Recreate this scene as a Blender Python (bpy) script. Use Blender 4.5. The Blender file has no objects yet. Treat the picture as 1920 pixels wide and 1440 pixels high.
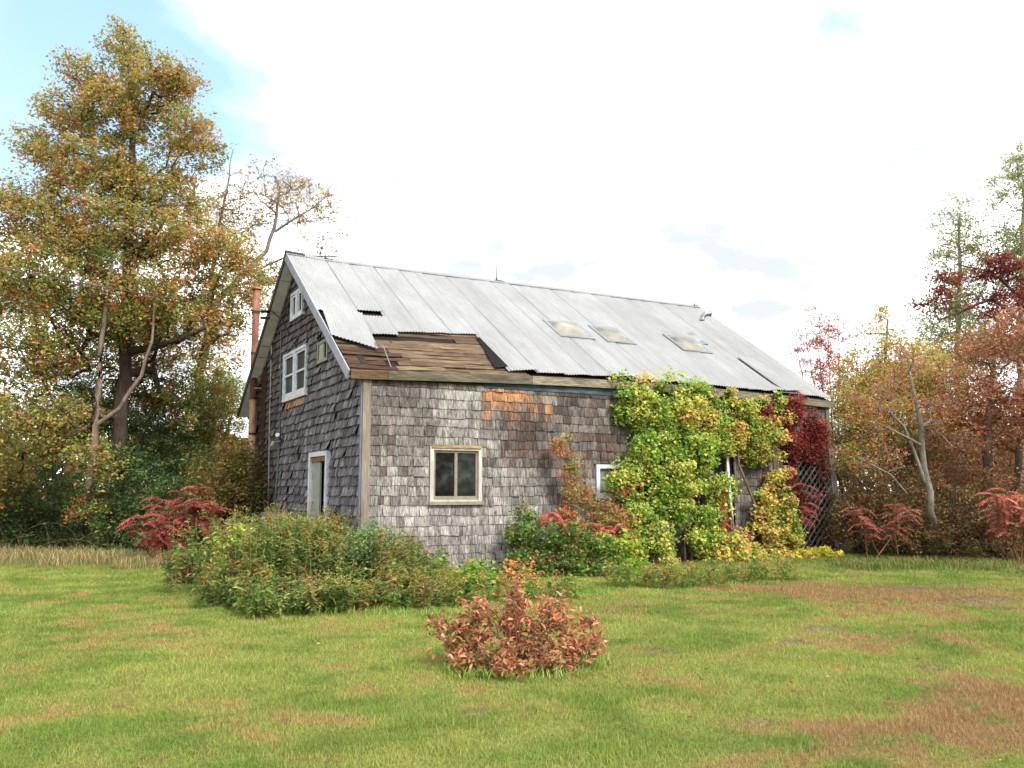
import bpy, math
import numpy as np
from math import radians as R, sin, cos, tan, pi, hypot
rng = np.random.default_rng(7)
S = bpy.context.scene

# ------------------------------------------------------------------ camera
FPX, TH, CAMH = 1632.5, 0.1200, 1.6            # focal length in photo pixels, upward tilt, eye height
cam_d = bpy.data.cameras.new('camera'); cam = bpy.data.objects.new('camera', cam_d)
S.collection.objects.link(cam); S.camera = cam
cam.location = (0, 0, CAMH); cam.rotation_euler = (pi/2 + TH, 0, 0)
cam_d.sensor_width = 36; cam_d.lens = 36*FPX/1920; cam_d.clip_end = 2000; cam_d.clip_start = .1

# ------------------------------------------------------------------ light
SUN_EL, SUN_AZ = R(42), R(140)                 # azimuth clockwise from +Y: behind the camera, to its right
sd = bpy.data.lights.new('sun', 'SUN'); sun = bpy.data.objects.new('sun', sd)
S.collection.objects.link(sun)
sd.energy = 1.6; sd.angle = R(14); sd.color = (1, .95, .86)
sun.rotation_euler = (pi/2 - SUN_EL, 0, pi - SUN_AZ)
W = bpy.data.worlds.new('World'); S.world = W; W.use_nodes = True
S.view_settings.view_transform = 'Standard'; S.view_settings.look = 'None'
S.view_settings.gamma = 1; S.view_settings.exposure = 1.85
S.view_settings.use_curve_mapping = False

def ray(px, py):
    a = (px-960)/FPX; c = -(py-720)/FPX
    return np.array([a, cos(TH)-c*sin(TH), sin(TH)+c*cos(TH)])
def at(px, py, Y):                              # a pixel of the photograph at distance Y in front of the camera
    d = ray(px, py); return np.array([0, 0, CAMH]) + d*(Y/d[1])
def gp(px, py, z=0):                            # on the ground
    d = ray(px, py); return np.array([0, 0, CAMH]) + d*((z-CAMH)/d[2])

nt = W.node_tree; nt.nodes.clear(); N = nt.nodes.new; LK = nt.links.new
wo = N('ShaderNodeOutputWorld'); bg = N('ShaderNodeBackground'); bg.inputs[1].default_value = .1
sky = N('ShaderNodeTexSky'); sky.sky_type = 'NISHITA'; sky.sun_disc = False
sky.sun_elevation = SUN_EL; sky.sun_rotation = SUN_AZ; sky.air_density = 1; sky.dust_density = .6
tc = N('ShaderNodeTexCoord'); sep = N('ShaderNodeSeparateXYZ'); LK(tc.outputs['Generated'], sep.inputs[0])
def M_(op, a, b=None, clamp=False):
    m = N('ShaderNodeMath'); m.operation = op; m.use_clamp = clamp
    for i, q in enumerate((a, b)):
        if q is None: continue
        if isinstance(q, (int, float)): m.inputs[i].default_value = q
        else: LK(q, m.inputs[i])
    return m.outputs[0]
zz = M_('ADD', M_('MAXIMUM', sep.outputs[2], 0.0), .22)
vm = N('ShaderNodeVectorMath'); vm.operation = 'SCALE'; LK(tc.outputs['Generated'], vm.inputs[0]); LK(M_('DIVIDE', 1.0, zz), vm.inputs['Scale'])
no = N('ShaderNodeTexNoise'); no.inputs['Scale'].default_value = 1.7; no.inputs['Detail'].default_value = 9; no.inputs['Roughness'].default_value = .58
no.inputs['Distortion'].default_value = .35
LK(vm.outputs[0], no.inputs['Vector'])
cov = None
for (px, py, w, wt) in ((50, 120, .977, .80), (300, 170, .985, .28), (450, 225, .995, .40), (1570, 60, .9985, .70), (1400, 640, .986, .06), (600, 330, .99, .04)):
    d = ray(px, py); d /= np.linalg.norm(d)
    dp = N('ShaderNodeVectorMath'); dp.operation = 'DOT_PRODUCT'; LK(tc.outputs['Generated'], dp.inputs[0]); dp.inputs[1].default_value = tuple(d)
    mr = N('ShaderNodeMapRange'); mr.interpolation_type = 'SMOOTHSTEP'
    LK(dp.outputs['Value'], mr.inputs[0]); mr.inputs[1].default_value = w; mr.inputs[2].default_value = 1; mr.inputs[3].default_value = 0; mr.inputs[4].default_value = wt
    cov = mr.outputs[0] if cov is None else M_('ADD', cov, mr.outputs[0])
blue = N('ShaderNodeMapRange'); blue.interpolation_type = 'SMOOTHSTEP'
LK(M_('ADD', M_('MULTIPLY', no.outputs[0], 3.3), cov), blue.inputs[0]); blue.inputs[1].default_value = 1.86; blue.inputs[2].default_value = 2.62; blue.inputs[4].default_value = 1.0; blue.interpolation_type = 'LINEAR'
bfac = M_('DIVIDE', M_('SUBTRACT', 1.0, M_('POWER', .09, blue.outputs[0])), .91)
no2 = N('ShaderNodeTexNoise'); no2.inputs['Scale'].default_value = 2.6; no2.inputs['Detail'].default_value = 6; LK(vm.outputs[0], no2.inputs['Vector'])
cr = N('ShaderNodeValToRGB'); LK(no2.outputs[0], cr.inputs[0])
cr.color_ramp.interpolation = 'EASE'; cr.color_ramp.elements[0].position = .36; cr.color_ramp.elements[0].color = (.262, .276, .30, 1)
cr.color_ramp.elements[1].position = .56; cr.color_ramp.elements[1].color = (1, 1, 1, 1)
sc_ = N('ShaderNodeVectorMath'); sc_.operation = 'SCALE'; LK(cr.outputs[0], sc_.inputs[0]); sc_.inputs['Scale'].default_value = 9.5
sk = N('ShaderNodeVectorMath'); sk.operation = 'MULTIPLY_ADD'; LK(sky.outputs[0], sk.inputs[0]); sk.inputs[1].default_value = (.6, .6, .6); sk.inputs[2].default_value = (.80, 1.22, 1.45)
mx = N('ShaderNodeMixRGB'); LK(bfac, mx.inputs[0]); LK(sc_.outputs[0], mx.inputs[1]); LK(sk.outputs[0], mx.inputs[2])
LK(mx.outputs[0], bg.inputs[0]); LK(bg.outputs[0], wo.inputs[0])

# ------------------------------------------------------------------ helpers
def lin(c, k=1.0):
    c = np.asarray(c, float)/255
    return np.where(c <= .04045, c/12.92, ((c+.055)/1.055)**2.4)*k

def mat(name, rough=.8, spec=.25, metal=0, grain=None, transl=0, bump=0, mul=1.0, extra=None, base=None):
    """base colour from the 'Col' attribute (the thing's own colour), varied by stretched noise."""
    m = bpy.data.materials.new(name); m.use_nodes = True; t = m.node_tree; n = t.nodes; l = t.links
    b = n['Principled BSDF']; b.inputs['Roughness'].default_value = rough
    b.inputs['Specular IOR Level'].default_value = spec; b.inputs['Metallic'].default_value = metal
    if base is None:
        a = n.new('ShaderNodeAttribute'); a.attribute_name = 'Col'; col = a.outputs['Color']
    else:
        a = n.new('ShaderNodeRGB'); a.outputs[0].default_value = (*base, 1); col = a.outputs[0]
    if grain:
        for (scale, lo, hi, p0, p1) in grain:
            tcn = n.new('ShaderNodeTexCoord'); mp = n.new('ShaderNodeMapping'); l.new(tcn.outputs['Object'], mp.inputs[0]); mp.inputs['Scale'].default_value = scale
            q = n.new('ShaderNodeTexNoise'); q.inputs['Scale'].default_value = 1; q.inputs['Detail'].default_value = 5; q.inputs['Roughness'].default_value = .62; l.new(mp.outputs[0], q.inputs[0])
            mr = n.new('ShaderNodeMapRange'); l.new(q.outputs[0], mr.inputs[0]); mr.inputs[1].default_value = p0; mr.inputs[2].default_value = p1; mr.inputs[3].default_value = lo; mr.inputs[4].default_value = hi
            mm = n.new('ShaderNodeVectorMath'); mm.operation = 'SCALE'; l.new(col, mm.inputs[0]); l.new(mr.outputs[0], mm.inputs['Scale']); col = mm.outputs[0]
            last = q
        if bump:
            bu = n.new('ShaderNodeBump'); bu.inputs['Strength'].default_value = bump; bu.inputs['Distance'].default_value = .01; l.new(last.outputs[0], bu.inputs['Height']); l.new(bu.outputs[0], b.inputs['Normal'])
    l.new(col, b.inputs['Base Color'])
    if transl:
        tr = n.new('ShaderNodeBsdfTranslucent'); l.new(col, tr.inputs[0]); mi = n.new('ShaderNodeMixShader'); mi.inputs[0].default_value = transl
        l.new(b.outputs[0], mi.inputs[1]); l.new(tr.outputs[0], mi.inputs[2]); l.new(mi.outputs[0], n['Material Output'].inputs[0])
    return m

M = {}
M['leaf'] = mat('leaf', .55, .25, transl=.42)
M['bark'] = mat('bark', .9, .1, grain=[((9, 9, 2.5), .55, 1.4, .3, .7), ((40, 40, 9), .6, 1.35, .3, .7)], bump=.5)
M['grass'] = mat('grass', .7, .15, transl=.25)
M['ground'] = mat('ground', .95, .05, grain=[((2.3, 2.3, 2.3), .75, 1.2, .3, .7), ((35, 35, 35), .45, 1.35, .3, .7)], bump=.8)
M['shingle'] = mat('weathered_shingle', .9, .12, grain=[((7, 7, 1.3), .62, 1.35, .3, .7), ((75, 75, 4), .12, 1.8, .3, .7), ((22, 22, 9), .7, 1.3, .3, .7)], bump=.7)
M['wood'] = mat('weathered_wood', .85, .15, grain=[((1.2, 9, 9), .42, 1.35, .3, .7), ((4, 60, 60), .3, 1.6, .3, .7)], bump=.6)
M['wood_v'] = mat('weathered_board', .85, .15, grain=[((8, 8, 1.2), .7, 1.25, .3, .7), ((60, 60, 4), .7, 1.3, .3, .7)], bump=.4)
M['paint'] = mat('old_paint', .6, .3, grain=[((5, 5, 5), .78, 1.12, .3, .7), ((45, 45, 20), .75, 1.12, .3, .6)])
M['roof'] = mat('galvanised_sheet', .5, .45, metal=.25, grain=[((1.6, .7, .7), .86, 1.08, .3, .7), ((26, 2.2, 2.2), .86, 1.08, .3, .7)])
M['rust'] = mat('rusty_metal', .7, .35, metal=.2, grain=[((6, 6, 2), .55, 1.4, .35, .65), ((40, 40, 20), .75, 1.25, .3, .7)])
M['metal'] = mat('grey_metal', .4, .5, metal=.6, grain=[((9, 9, 9), .8, 1.1, .3, .7)])
M['glass'] = mat('window_glass', .04, .6, grain=[((3, 3, 3), .5, 1.4, .35, .65)])
M['dull_glass'] = mat('low_reflection_glass', .3, .12, grain=[((3, 3, 3), .6, 1.4, .35, .65)])  # reflectivity lowered so the gable panes do not mirror white sky
M['dome'] = mat('skylight_dome', .3, .5, grain=[((3, 3, 3), .7, 1.15, .35, .65)])

C = S.collection
def props(o, label=None, cat=None, group=None, kind=None):
    if label: o['label'] = label
    if cat: o['category'] = cat
    if group: o['group'] = group
    if kind: o['kind'] = kind
    return o
def empty(name, loc=(0, 0, 0), rz=0, **k):
    o = bpy.data.objects.new(name, None); C.objects.link(o); o.location = loc; o.rotation_euler = (0, 0, rz); o.empty_display_size = .2
    return props(o, **k)

def mesh(name, V, F, col, m, parent=None, smooth=False, origin=None, **k):
    """V (n,3); F (m,3|4) int; col (3,) or (n,3)"""
    V = np.asarray(V, np.float32); F = np.asarray(F, np.int32); n = len(V); nf, fs = F.shape
    if origin is not None: V = V - np.asarray(origin, np.float32)
    me = bpy.data.meshes.new(name)
    me.vertices.add(n); me.vertices.foreach_set('co', V.ravel())
    me.loops.add(nf*fs); me.loops.foreach_set('vertex_index', F.ravel())
    me.polygons.add(nf); me.polygons.foreach_set('loop_start', np.arange(nf, dtype=np.int32)*fs)
    me.polygons.foreach_set('use_smooth', np.full(nf, bool(smooth)))
    c = np.ones((n, 4), np.float32); c[:, :3] = col
    a = me.attributes.new('Col', 'FLOAT_COLOR', 'POINT'); a.data.foreach_set('color', c.ravel())
    me.update(calc_edges=True); me.materials.append(m)
    o = bpy.data.objects.new(name, me); C.objects.link(o)
    if origin is not None: o.location = tuple(float(q) for q in origin)
    if parent is not None: o.parent = parent
    return props(o, **k)

BF = np.array([[0, 1, 2, 3], [7, 6, 5, 4], [0, 4, 5, 1], [1, 5, 6, 2], [2, 6, 7, 3], [3, 7, 4, 0]])
class MB:                                       # collects quads
    def __init__(s): s.V = []; s.F = []; s.C = []; s.n = 0
    def hexa(s, P, col):                        # 8 corners: bottom ring 0-3, top ring 4-7
        s.V.append(np.asarray(P, float)); s.F.append(BF+s.n); s.C.append(np.tile(col, (8, 1))); s.n += 8; return s
    def box(s, x0, x1, y0, y1, z0, z1, col):
        return s.hexa([(x0, y0, z0), (x1, y0, z0), (x1, y1, z0), (x0, y1, z0), (x0, y0, z1), (x1, y0, z1), (x1, y1, z1), (x0, y1, z1)], col)
    def tube(s, pts, rad, col, sides=8, cap=True):
        pts = np.asarray(pts, float); k = len(pts); rad = np.broadcast_to(rad, (k,)); d = np.gradient(pts, axis=0); d /= np.linalg.norm(d, axis=1)[:, None]+1e-9
        ref = np.array([0, 0, 1.]) if abs(d[:, 2]).mean() < .8 else np.array([1., 0, 0])
        a = np.cross(d, ref); a /= np.linalg.norm(a, axis=1)[:, None]; b = np.cross(d, a)
        th = np.arange(sides)*2*pi/sides
        V = pts[:, None]+rad[:, None, None]*(a[:, None]*np.cos(th)[None, :, None]+b[:, None]*np.sin(th)[None, :, None])
        i = np.arange(k-1)[:, None]*sides; j = np.arange(sides)[None]; j2 = (j+1) % sides
        F = np.stack([i+j, i+j2, i+sides+j2, i+sides+j], -1).reshape(-1, 4)+s.n
        s.V.append(V.reshape(-1, 3)); s.F.append(F); s.C.append(np.tile(col, (k*sides, 1))); s.n += k*sides
        if cap:
            for r0 in (0, (k-1)*sides):
                base = s.n-k*sides+r0
                s.F.append(np.array([[base+q, base+q+1, base+(q+2) % sides if q+2 < sides else base, base] for q in range(1, sides-1)])[:, [3, 0, 1, 1]][:0])
                q = np.arange(0, sides-2, 2); s.F.append(np.stack([base+0*q, base+q+1, base+q+2, base+(q+3) % sides], 1)[:len(q)])
        return s
    def grid(s, P, col):                        # P (a,b,3)
        a, b = P.shape[:2]; i = np.arange(a-1)[:, None]*b; j = np.arange(b-1)[None]
        s.V.append(P.reshape(-1, 3)); s.F.append(np.stack([i+j, i+j+1, i+b+j+1, i+b+j], -1).reshape(-1, 4)+s.n)
        c = np.asarray(col); s.C.append(np.tile(c, (a*b, 1)) if c.ndim == 1 else c.reshape(-1, 3)); s.n += a*b; return s
    def build(s, name, m, parent=None, **k):
        return mesh(name, np.concatenate(s.V), np.concatenate(s.F), np.concatenate(s.C), m, parent, **k)

# value noise used to place colours in the lawn
_T = rng.random((128, 128))
def vn(x, y, sc):
    x = np.asarray(x)*sc+1000.3; y = np.asarray(y)*sc+1000.7
    xi = np.floor(x).astype(int); yi = np.floor(y).astype(int); fx = x-xi; fy = y-yi
    fx = fx*fx*(3-2*fx); fy = fy*fy*(3-2*fy); g = lambda a, b: _T[a % 128, b % 128]
    return (g(xi, yi)*(1-fx)+g(xi+1, yi)*fx)*(1-fy)+(g(xi, yi+1)*(1-fx)+g(xi+1, yi+1)*fx)*fy
def fbm(x, y, sc): return .5*vn(x, y, sc)+.27*vn(x, y, sc*2.1)+.15*vn(x, y, sc*4.3)+.08*vn(x, y, sc*9)
def sm(x, a, b):
    t = np.clip((x-a)/(b-a), 0, 1); return t*t*(3-2*t)

# ------------------------------------------------------------------ ground
AZ = 1.0787; BC = np.array([-2.7698, 16.2119, 0]); RZ = pi/2-AZ
U = np.array([sin(AZ), cos(AZ), 0]); Vv = np.array([-cos(AZ), sin(AZ), 0])
L_, W_, HE, HR, OL, OR, OF = 12.2, 10.16, 3.85, 7.22, .33, .16, .15
def tolocal(P): q = P-BC; return np.stack([q@U, q@Vv, q[..., 2]], -1)
KG = .54
G_GREEN, G_LIGHT, G_BROWN, G_DARK, G_RED, G_GRAV = (lin(c, KG) for c in ((132, 166, 68), (178, 192, 94), (204, 172, 112), (84, 102, 52), (196, 148, 110), (138, 122, 100)))
SPOTS = [(120, 1165, 110, 22, .75), (300, 1180, 120, 18, .6), (230, 1205, 150, 22, .5), (100, 1215, 60, 22, .4), (40, 1270, 90, 20, .4), (1170, 1140, 110, 16, .8), (1260, 1225, 120, 16, .5), (1700, 1130, 240, 35, .9), (1560, 1105, 200, 16, .8),
         (1700, 1200, 220, 22, .7), (1850, 1300, 150, 40, 1.1), (1650, 1390, 260, 40, 1.1), (1890, 1360, 160, 60, 1.1), (1350, 1430, 200, 20, .8), (420, 1370, 140, 14, .6), (830, 1405, 250, 20, .35), (400, 1330, 160, 14, .35), (1880, 1110, 140, 30, .5), (1420, 1110, 160, 12, .6)]
SPW = []
for px, py, rx, ry, w in SPOTS:
    g = gp(px, py); g2 = gp(px, py-ry); SPW.append((g[0], g[1], rx*g[1]/FPX, max(.12, g2[1]-g[1]), w))
GRAV = [(1750, 1250, 40, 9), (1500, 1150, 22, 5), (890, 1340, 40, 6), (1430, 1355, 30, 7), (1240, 1227, 50, 7), (1490, 1205, 30, 5), (1550, 1180, 50, 6), (1730, 1105, 130, 6), (1830, 1125, 90, 6), (1900, 1143, 70, 8), (1270, 1125, 25, 4)]
GRW = [(lambda g, g2: (g[0], g[1], rx*g[1]/FPX, max(.07, g2[1]-g[1])))(gp(px, py), gp(px, py-ry)) for px, py, rx, ry in GRAV]
def lawn(x, y):
    """own colours of the turf at (x, y): green, pale, dry and bare patches; returns colour, gravel mask"""
    t = fbm(x, y, .8); t2 = fbm(x+31, y-17, 2.2); t3 = fbm(x*1.0-70, y*1.0+5, .35)
    g = G_GREEN+(G_LIGHT-G_GREEN)*sm(t*.45+t2*.55, .36, .62)[..., None]
    g = g*(.84+.34*fbm(x-9, y+4, 1.3))[..., None]
    b = np.zeros_like(x)+sm(t3*.5+t2*.5, .56, .74)*.55
    rd = np.zeros_like(x)
    for (cx, cy, rx, ry, w) in SPW:
        e = w*np.exp(-(((x-cx)/rx)**2+((y-cy)/ry)**2)); b += e*1.0
        if cx > 1.5: rd += e
    b = sm(b+(t2-.5)*2.2+(vn(x, y, 7)-.5)*.9, .34, 1.25); rd = np.clip(rd, 0, 1)
    br = G_BROWN+(G_RED-G_BROWN)*rd[..., None]
    g = g+(br-g)*(b*.85)[..., None]
    far = sm(y, 16.5, 20)*.35+sm(-x, 5.5, 9)*sm(y, 16, 21)*.3
    g = g*(1-far[..., None])+(G_DARK*.8+G_BROWN*.2)*far[..., None]
    gm = np.zeros_like(x)
    for (cx, cy, rx, ry) in GRW: gm = np.maximum(gm, np.exp(-(((x-cx)/rx)**2+((y-cy)/ry)**2)**1.5))
    gm = sm(gm+(t2-.5)*1.6+(vn(x, y, 14)-.5)*.7, .55, 1.0)
    return g+(G_GRAV-g)*(gm*.85)[..., None], gm
def gz(x, y): return .05*(fbm(x, y, .45)-.5)*sm(y, 3, 6)+.03*(vn(x, y, 1.6)-.5)
def axis(lo, hi, st, far):
    a = list(np.arange(lo, hi+1e-6, st)); d = st
    L = []; p = a[0]
    while p > -far: d *= 1.5; p -= d; L.append(p)
    Rr = []; p = a[-1]; d = st
    while p < far: d *= 1.5; p += d; Rr.append(p)
    return np.array(L[::-1]+a+Rr)
xs = axis(-13, 13, .11, 700); ys = axis(3.5, 23, .11, 700)
X, Y = np.meshgrid(xs, ys, indexing='ij'); colg, gm = lawn(X, Y)
inner = (abs(X) < 14) & (Y > 2) & (Y < 24)
gc = np.where(gm[..., None] > .9, colg*.95, colg*.72*.5+lin((96, 82, 58), KG)*.5)
MB().grid(np.stack([X, Y, np.where(inner, gz(X, Y), 0)], -1), gc).build('ground', M['ground'], kind='structure')

# grass blades of the lawn
def in_barn(x, y, pad=.05):
    q = tolocal(np.stack([x, y, x*0], -1)); return (q[:, 0] > -pad) & (q[:, 0] < L_+pad) & (q[:, 1] > -pad) & (q[:, 1] < W_+pad)
def blades(x, y, h, w, col, lean=.5, base=None):
    n = len(x); a = rng.random(n)*2*pi; b = rng.random(n)*2*pi; z = gz(x, y)
    dx, dy = np.cos(a)*w*.5, np.sin(a)*w*.5; lx = np.cos(b)*h*lean*rng.random(n); ly = np.sin(b)*h*lean*rng.random(n)
    P = np.stack([np.stack([x-dx, y-dy, z-.005], -1), np.stack([x+dx, y+dy, z-.005], -1), np.stack([x+lx, y+ly, z+h], -1)], 1)
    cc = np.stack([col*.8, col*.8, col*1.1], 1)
    return P.reshape(-1, 3), np.arange(3*n).reshape(-1, 3), cc.reshape(-1, 3)
ycand = 4.55+rng.random(1500000)*19.5
dens = ycand*np.minimum(1, (6.5/ycand)**1.35); keep = rng.random(len(ycand)) < dens/dens.max()*.62
yb = ycand[keep]; xb = (rng.random(len(yb))*2-1)*(yb*.62+.5)
k = ~in_barn(xb, yb); xb, yb = xb[k], yb[k]
cb, gmb = lawn(xb, yb); k = rng.random(len(xb)) > gmb*.6; xb, yb, cb = xb[k], yb[k], cb[k]
vv = rng.random(len(xb)); cb = cb*(.78+.44*rng.random((len(xb), 1)))
dry = vv < .16; cb[dry] = cb[dry]*.45+lin((205, 180, 120), KG)*.55*(.7+.5*rng.random((dry.sum(), 1)))
hh = (.012+.022*rng.random(len(xb)))*(1+.7*sm(fbm(xb, yb, 1.5), .5, .8))*(1+1.2*sm(yb, 15, 21))
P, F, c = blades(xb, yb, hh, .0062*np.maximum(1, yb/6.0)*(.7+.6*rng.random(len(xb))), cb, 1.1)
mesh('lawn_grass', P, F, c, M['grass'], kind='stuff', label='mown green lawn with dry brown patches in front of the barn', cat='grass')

# ------------------------------------------------------------------ barn
barn = empty('barn', tuple(BC), RZ, label='weathered shingle barn with a corrugated metal roof torn open at its near corner', cat='barn')
SL = (HR-HE)/(W_/2); CA = 1/hypot(1, SL); SA = SL*CA; SLEN = W_/2/CA     # slope geometry
def bow(a, s): return .13*np.sin(np.clip((a+.0)/L_, 0, 1)*pi)*np.clip(1-s/6.1, 0, 1)**1.0
def rpt(a, s, h=0., rear=False):                # point on the roof: a along the eave, s up the slope, h above it
    a = np.asarray(a, float); s = np.asarray(s, float); b = s*CA-h*SA; z = HE+s*SA+h*CA+(0 if rear else bow(a, s))
    z = z+.05*np.exp(-((a+.3)/.6)**2)*np.clip(s/6, 0, 1)
    if rear: b = W_-b
    return np.stack(np.broadcast_arrays(a, b, z), -1)

def gable_top(b): return HE+SL*min(b, W_-b)
# openings as (t0,t1,z0,z1)
F_OPEN = [(1.33, 2.45, 1.30, 2.43), (5.15, 5.98, 1.42, 2.13), (8.45, 9.02, .0, 2.5), (10.60, 12.16, .0, 2.35)]
G_OPEN = [(3.98, 6.14, 3.72, 4.93), (4.44, 5.58, 5.67, 6.38), (2.28, 3.08, 4.30, 4.80), (2.05, 3.45, .25, 2.40)]
# wall sheathing behind the shingles, with holes cut for the openings
def wall_cells(t0, t1, z1f, opens, mk, mb, col, th=.14):
    ts = sorted({t0, t1, *[o[0] for o in opens], *[o[1] for o in opens], *np.linspace(t0, t1, 21).round(3)})
    for a, b in zip(ts[:-1], ts[1:]):
        if b-a < 1e-4: continue
        m = (a+b)/2; cuts = sorted([(o[2], o[3]) for o in opens if o[0] < m < o[1]]); z = -.1
        spans = []
        for c0, c1 in cuts: spans.append((z, c0)); z = c1
        spans.append((z, None))
        for s0, s1 in spans:
            za, zb = (z1f(a), z1f(b)) if s1 is None else (s1, s1)
            if s1 is not None and s1-s0 < .01: continue
            mb.hexa([mk(a, th, s0), mk(b, th, s0), mk(b, 0, s0), mk(a, 0, s0), mk(a, th, za), mk(b, th, zb), mk(b, 0, zb), mk(a, 0, za)], col)
DARKW = lin((52, 44, 38), .5)
fmk = lambda t, d, z: (t, d, z)                  # d: depth into the wall
gmk = lambda t, d, z: (d, t, z)
mb = MB(); wall_cells(.001, L_-.001, lambda t: HE-.02, F_OPEN, fmk, mb, DARKW); front_wall = mb.build('front_wall', M['wood_v'], barn)
mb = MB(); wall_cells(.145, W_-.001, lambda t: gable_top(t)-.03, G_OPEN, gmk, mb, DARKW); gable_wall = mb.build('gable_wall', M['wood_v'], barn)
mb = MB(); wall_cells(.0, L_, lambda t: HE-.02, [], lambda t, d, z: (t, W_-d, z), mb, lin((110, 100, 92), .5)); mb.build('rear_wall', M['wood_v'], barn)
mb = MB(); wall_cells(.145, W_-.145, lambda t: gable_top(t)-.03, [], lambda t, d, z: (L_-d, t, z), mb, lin((110, 100, 92), .5)); mb.build('far_gable_wall', M['wood_v'], barn)

def blend(c, d, t): return c*(1-t)+d*t
KS = .66
def fcol(t, z):                                  # own colour of a shingle on the front wall
    base = lin((143, 137, 131), KS); dark = lin((84, 71, 64), KS); pale = lin((188, 184, 179), KS); org = lin((198, 148, 108), KS); rus = lin((116, 88, 74), KS)
    n1 = fbm(np.array([t]), np.array([z]), .8)[0]; r = rng.random()
    c = blend(base, pale, np.clip((r-.45)*1.1, 0, .6))
    c = blend(c, dark, max(0, min(.75, (n1-.47)*3.2))) if r > .12 else blend(c, dark, .6)
    if z < 1.35: c = blend(c, pale, .30+.28*rng.random())
    if .1 < t < 1.45 and z > 2.5: c = blend(c, lin((120, 112, 106), KS), .5)
    if 1.46 < t < 2.5 and z > 2.9: c = blend(c, lin((178, 176, 166), KS), .6)
    if 1.46 < t < 1.85 and 2.4 < z <= 2.9: c = blend(c, lin((180, 178, 168), KS), .5)
    if 2.5 <= t < 5.8 and 2.0 < z < 3.3: c = blend(c, dark, .5*rng.random()+.12); c = blend(c, rus, .42 if r < .4 else .05)
    if 2.47 < t < 3.55 and z > 3.36: c = blend(org, rus, .28*rng.random())
    elif 2.47 < t < 4.2 and z > 3.0: c = blend(c, blend(org, rus, rng.random()*.5), .55 if r < .5 else .1)
    elif 4.0 < t < 6 and z > 3.3: c = blend(c, dark, .65)
    if 6 < t: c = blend(c, lin((96, 86, 80), KS), .5)
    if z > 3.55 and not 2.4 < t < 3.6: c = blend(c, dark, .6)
    return c*(.72+.46*rng.random())*.94
def gcol(t, z):
    base = lin((134, 131, 133), KS); dark = lin((86, 78, 82), KS); pale = lin((172, 168, 172), KS); r = rng.random()
    c = blend(base, pale, np.clip((r-.6)*1.4, 0, .6)); c = blend(c, dark, .65*rng.random())
    if 4.2 < t < 6.1 and 3.45 < z < 3.72: c = blend(c, lin((205, 150, 105), KS), .7*rng.random()+.2)
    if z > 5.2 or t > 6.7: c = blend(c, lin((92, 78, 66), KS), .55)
    return c*(.62+.66*rng.random())

def make_shingles(kind, tmax, ztop, opens, mk, colf, flare, exposure=.187):
    out = []; z = -.02; row = 0
    while True:
        if z > ztop(tmax/2)-.02: break
        t = .13-rng.random()*.1 if kind == 'f' else .075-rng.random()*.05; t = max(t, .128 if kind == 'f' else .075)
        sag0 = rng.normal(0, .004)
        while t < tmax-.02:
            w = rng.choice([.09, .11, .13, .15, .18, .21])*(.9+.2*rng.random()); w = min(w, tmax-t-.002)
            if w < .035: break
            tm = t+w/2; zt = ztop(tm)
            j = .008
            z0 = z+sag0+rng.normal(0, j)+.022*(vn(np.array([tm]), np.array([z*3.]), .55)[0]-.5)*2
            z1 = z+exposure+.045
            z1 = min(z1, min(ztop(t), ztop(t+w))-.035); hit = False
            for o in opens:
                if t+w > o[0]-.01 and t < o[1]+.01 and z1 > o[2] and z0 < o[3]:
                    if z0 < o[2]-.05: z1 = min(z1, o[2]-.002); continue
                    if z1 > o[3]+.05: z0 = max(z0, o[3]+.003); continue
                    if t < o[0]-.03 and t+w > o[0]: w = o[0]-t-.004; continue
                    if t < o[1] and t+w > o[1]+.03: w = t+w-o[1]-.004; t = o[1]+.004; continue
                    hit = True
            if z1-z0 > .04 and not hit and w > .03 and rng.random() > (.0015 if kind == 'f' else .006):
                d1 = .0015; fl = flare+rng.normal(0, flare*(.22 if kind == 'f' else .12))+(flare*1.6 if rng.random() < .035 else 0); th = .0085+.005*rng.random()
                sk = 0.0
                if kind == 'f' and 2.2 < tm < 4.6 and z < .75: sk = .16*((.75-z)/.75)**2*sm(np.array(tm), 2.2, 3.2)
                sk1 = 0.0 if z+exposure > .75 or sk == 0 else .16*((.75-z-exposure)/.75)**2*float(sm(np.array(tm), 2.2, 3.2))
                g = .0035+rng.random()*.004; rot = rng.normal(0, .004); rz = rng.normal(0, .004)
                a0, a1 = t+g/2, t+w-g/2; cl = fl*rng.normal(0, .25 if kind == 'f' else .14)
                P = [mk(a0+rot, -(fl+th+cl+sk), z0+rz), mk(a1+rot, -(fl+th-cl+sk), z0-rz), mk(a1+rot, -(fl-cl+sk)*.98, z0-rz), mk(a0+rot, -(fl+cl+sk)*.98, z0+rz),
                     mk(a0, -(d1+.003+sk1), z1), mk(a1, -(d1+.003+sk1), z1), mk(a1, -d1-sk1*.95, z1), mk(a0, -d1-sk1*.95, z1)]
                out.append((P, colf(tm, z+.09), tm, z))
            t = t+w
        z += exposure; row += 1
    return out
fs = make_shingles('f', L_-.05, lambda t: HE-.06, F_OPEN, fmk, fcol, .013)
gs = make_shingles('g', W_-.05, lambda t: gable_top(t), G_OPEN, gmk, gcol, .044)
def bld(sh, name, parent, **k):
    mb = MB()
    for P, c, _, _ in sh:
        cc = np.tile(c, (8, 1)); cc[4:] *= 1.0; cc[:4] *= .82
        mb.V.append(np.asarray(P, float)); mb.F.append(BF+mb.n); mb.C.append(cc); mb.n += 8
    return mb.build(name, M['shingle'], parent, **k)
order = sorted(range(len(fs)), key=lambda i: fs[i][2]+(6 if fs[i][3] < .75 else 0))
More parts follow.
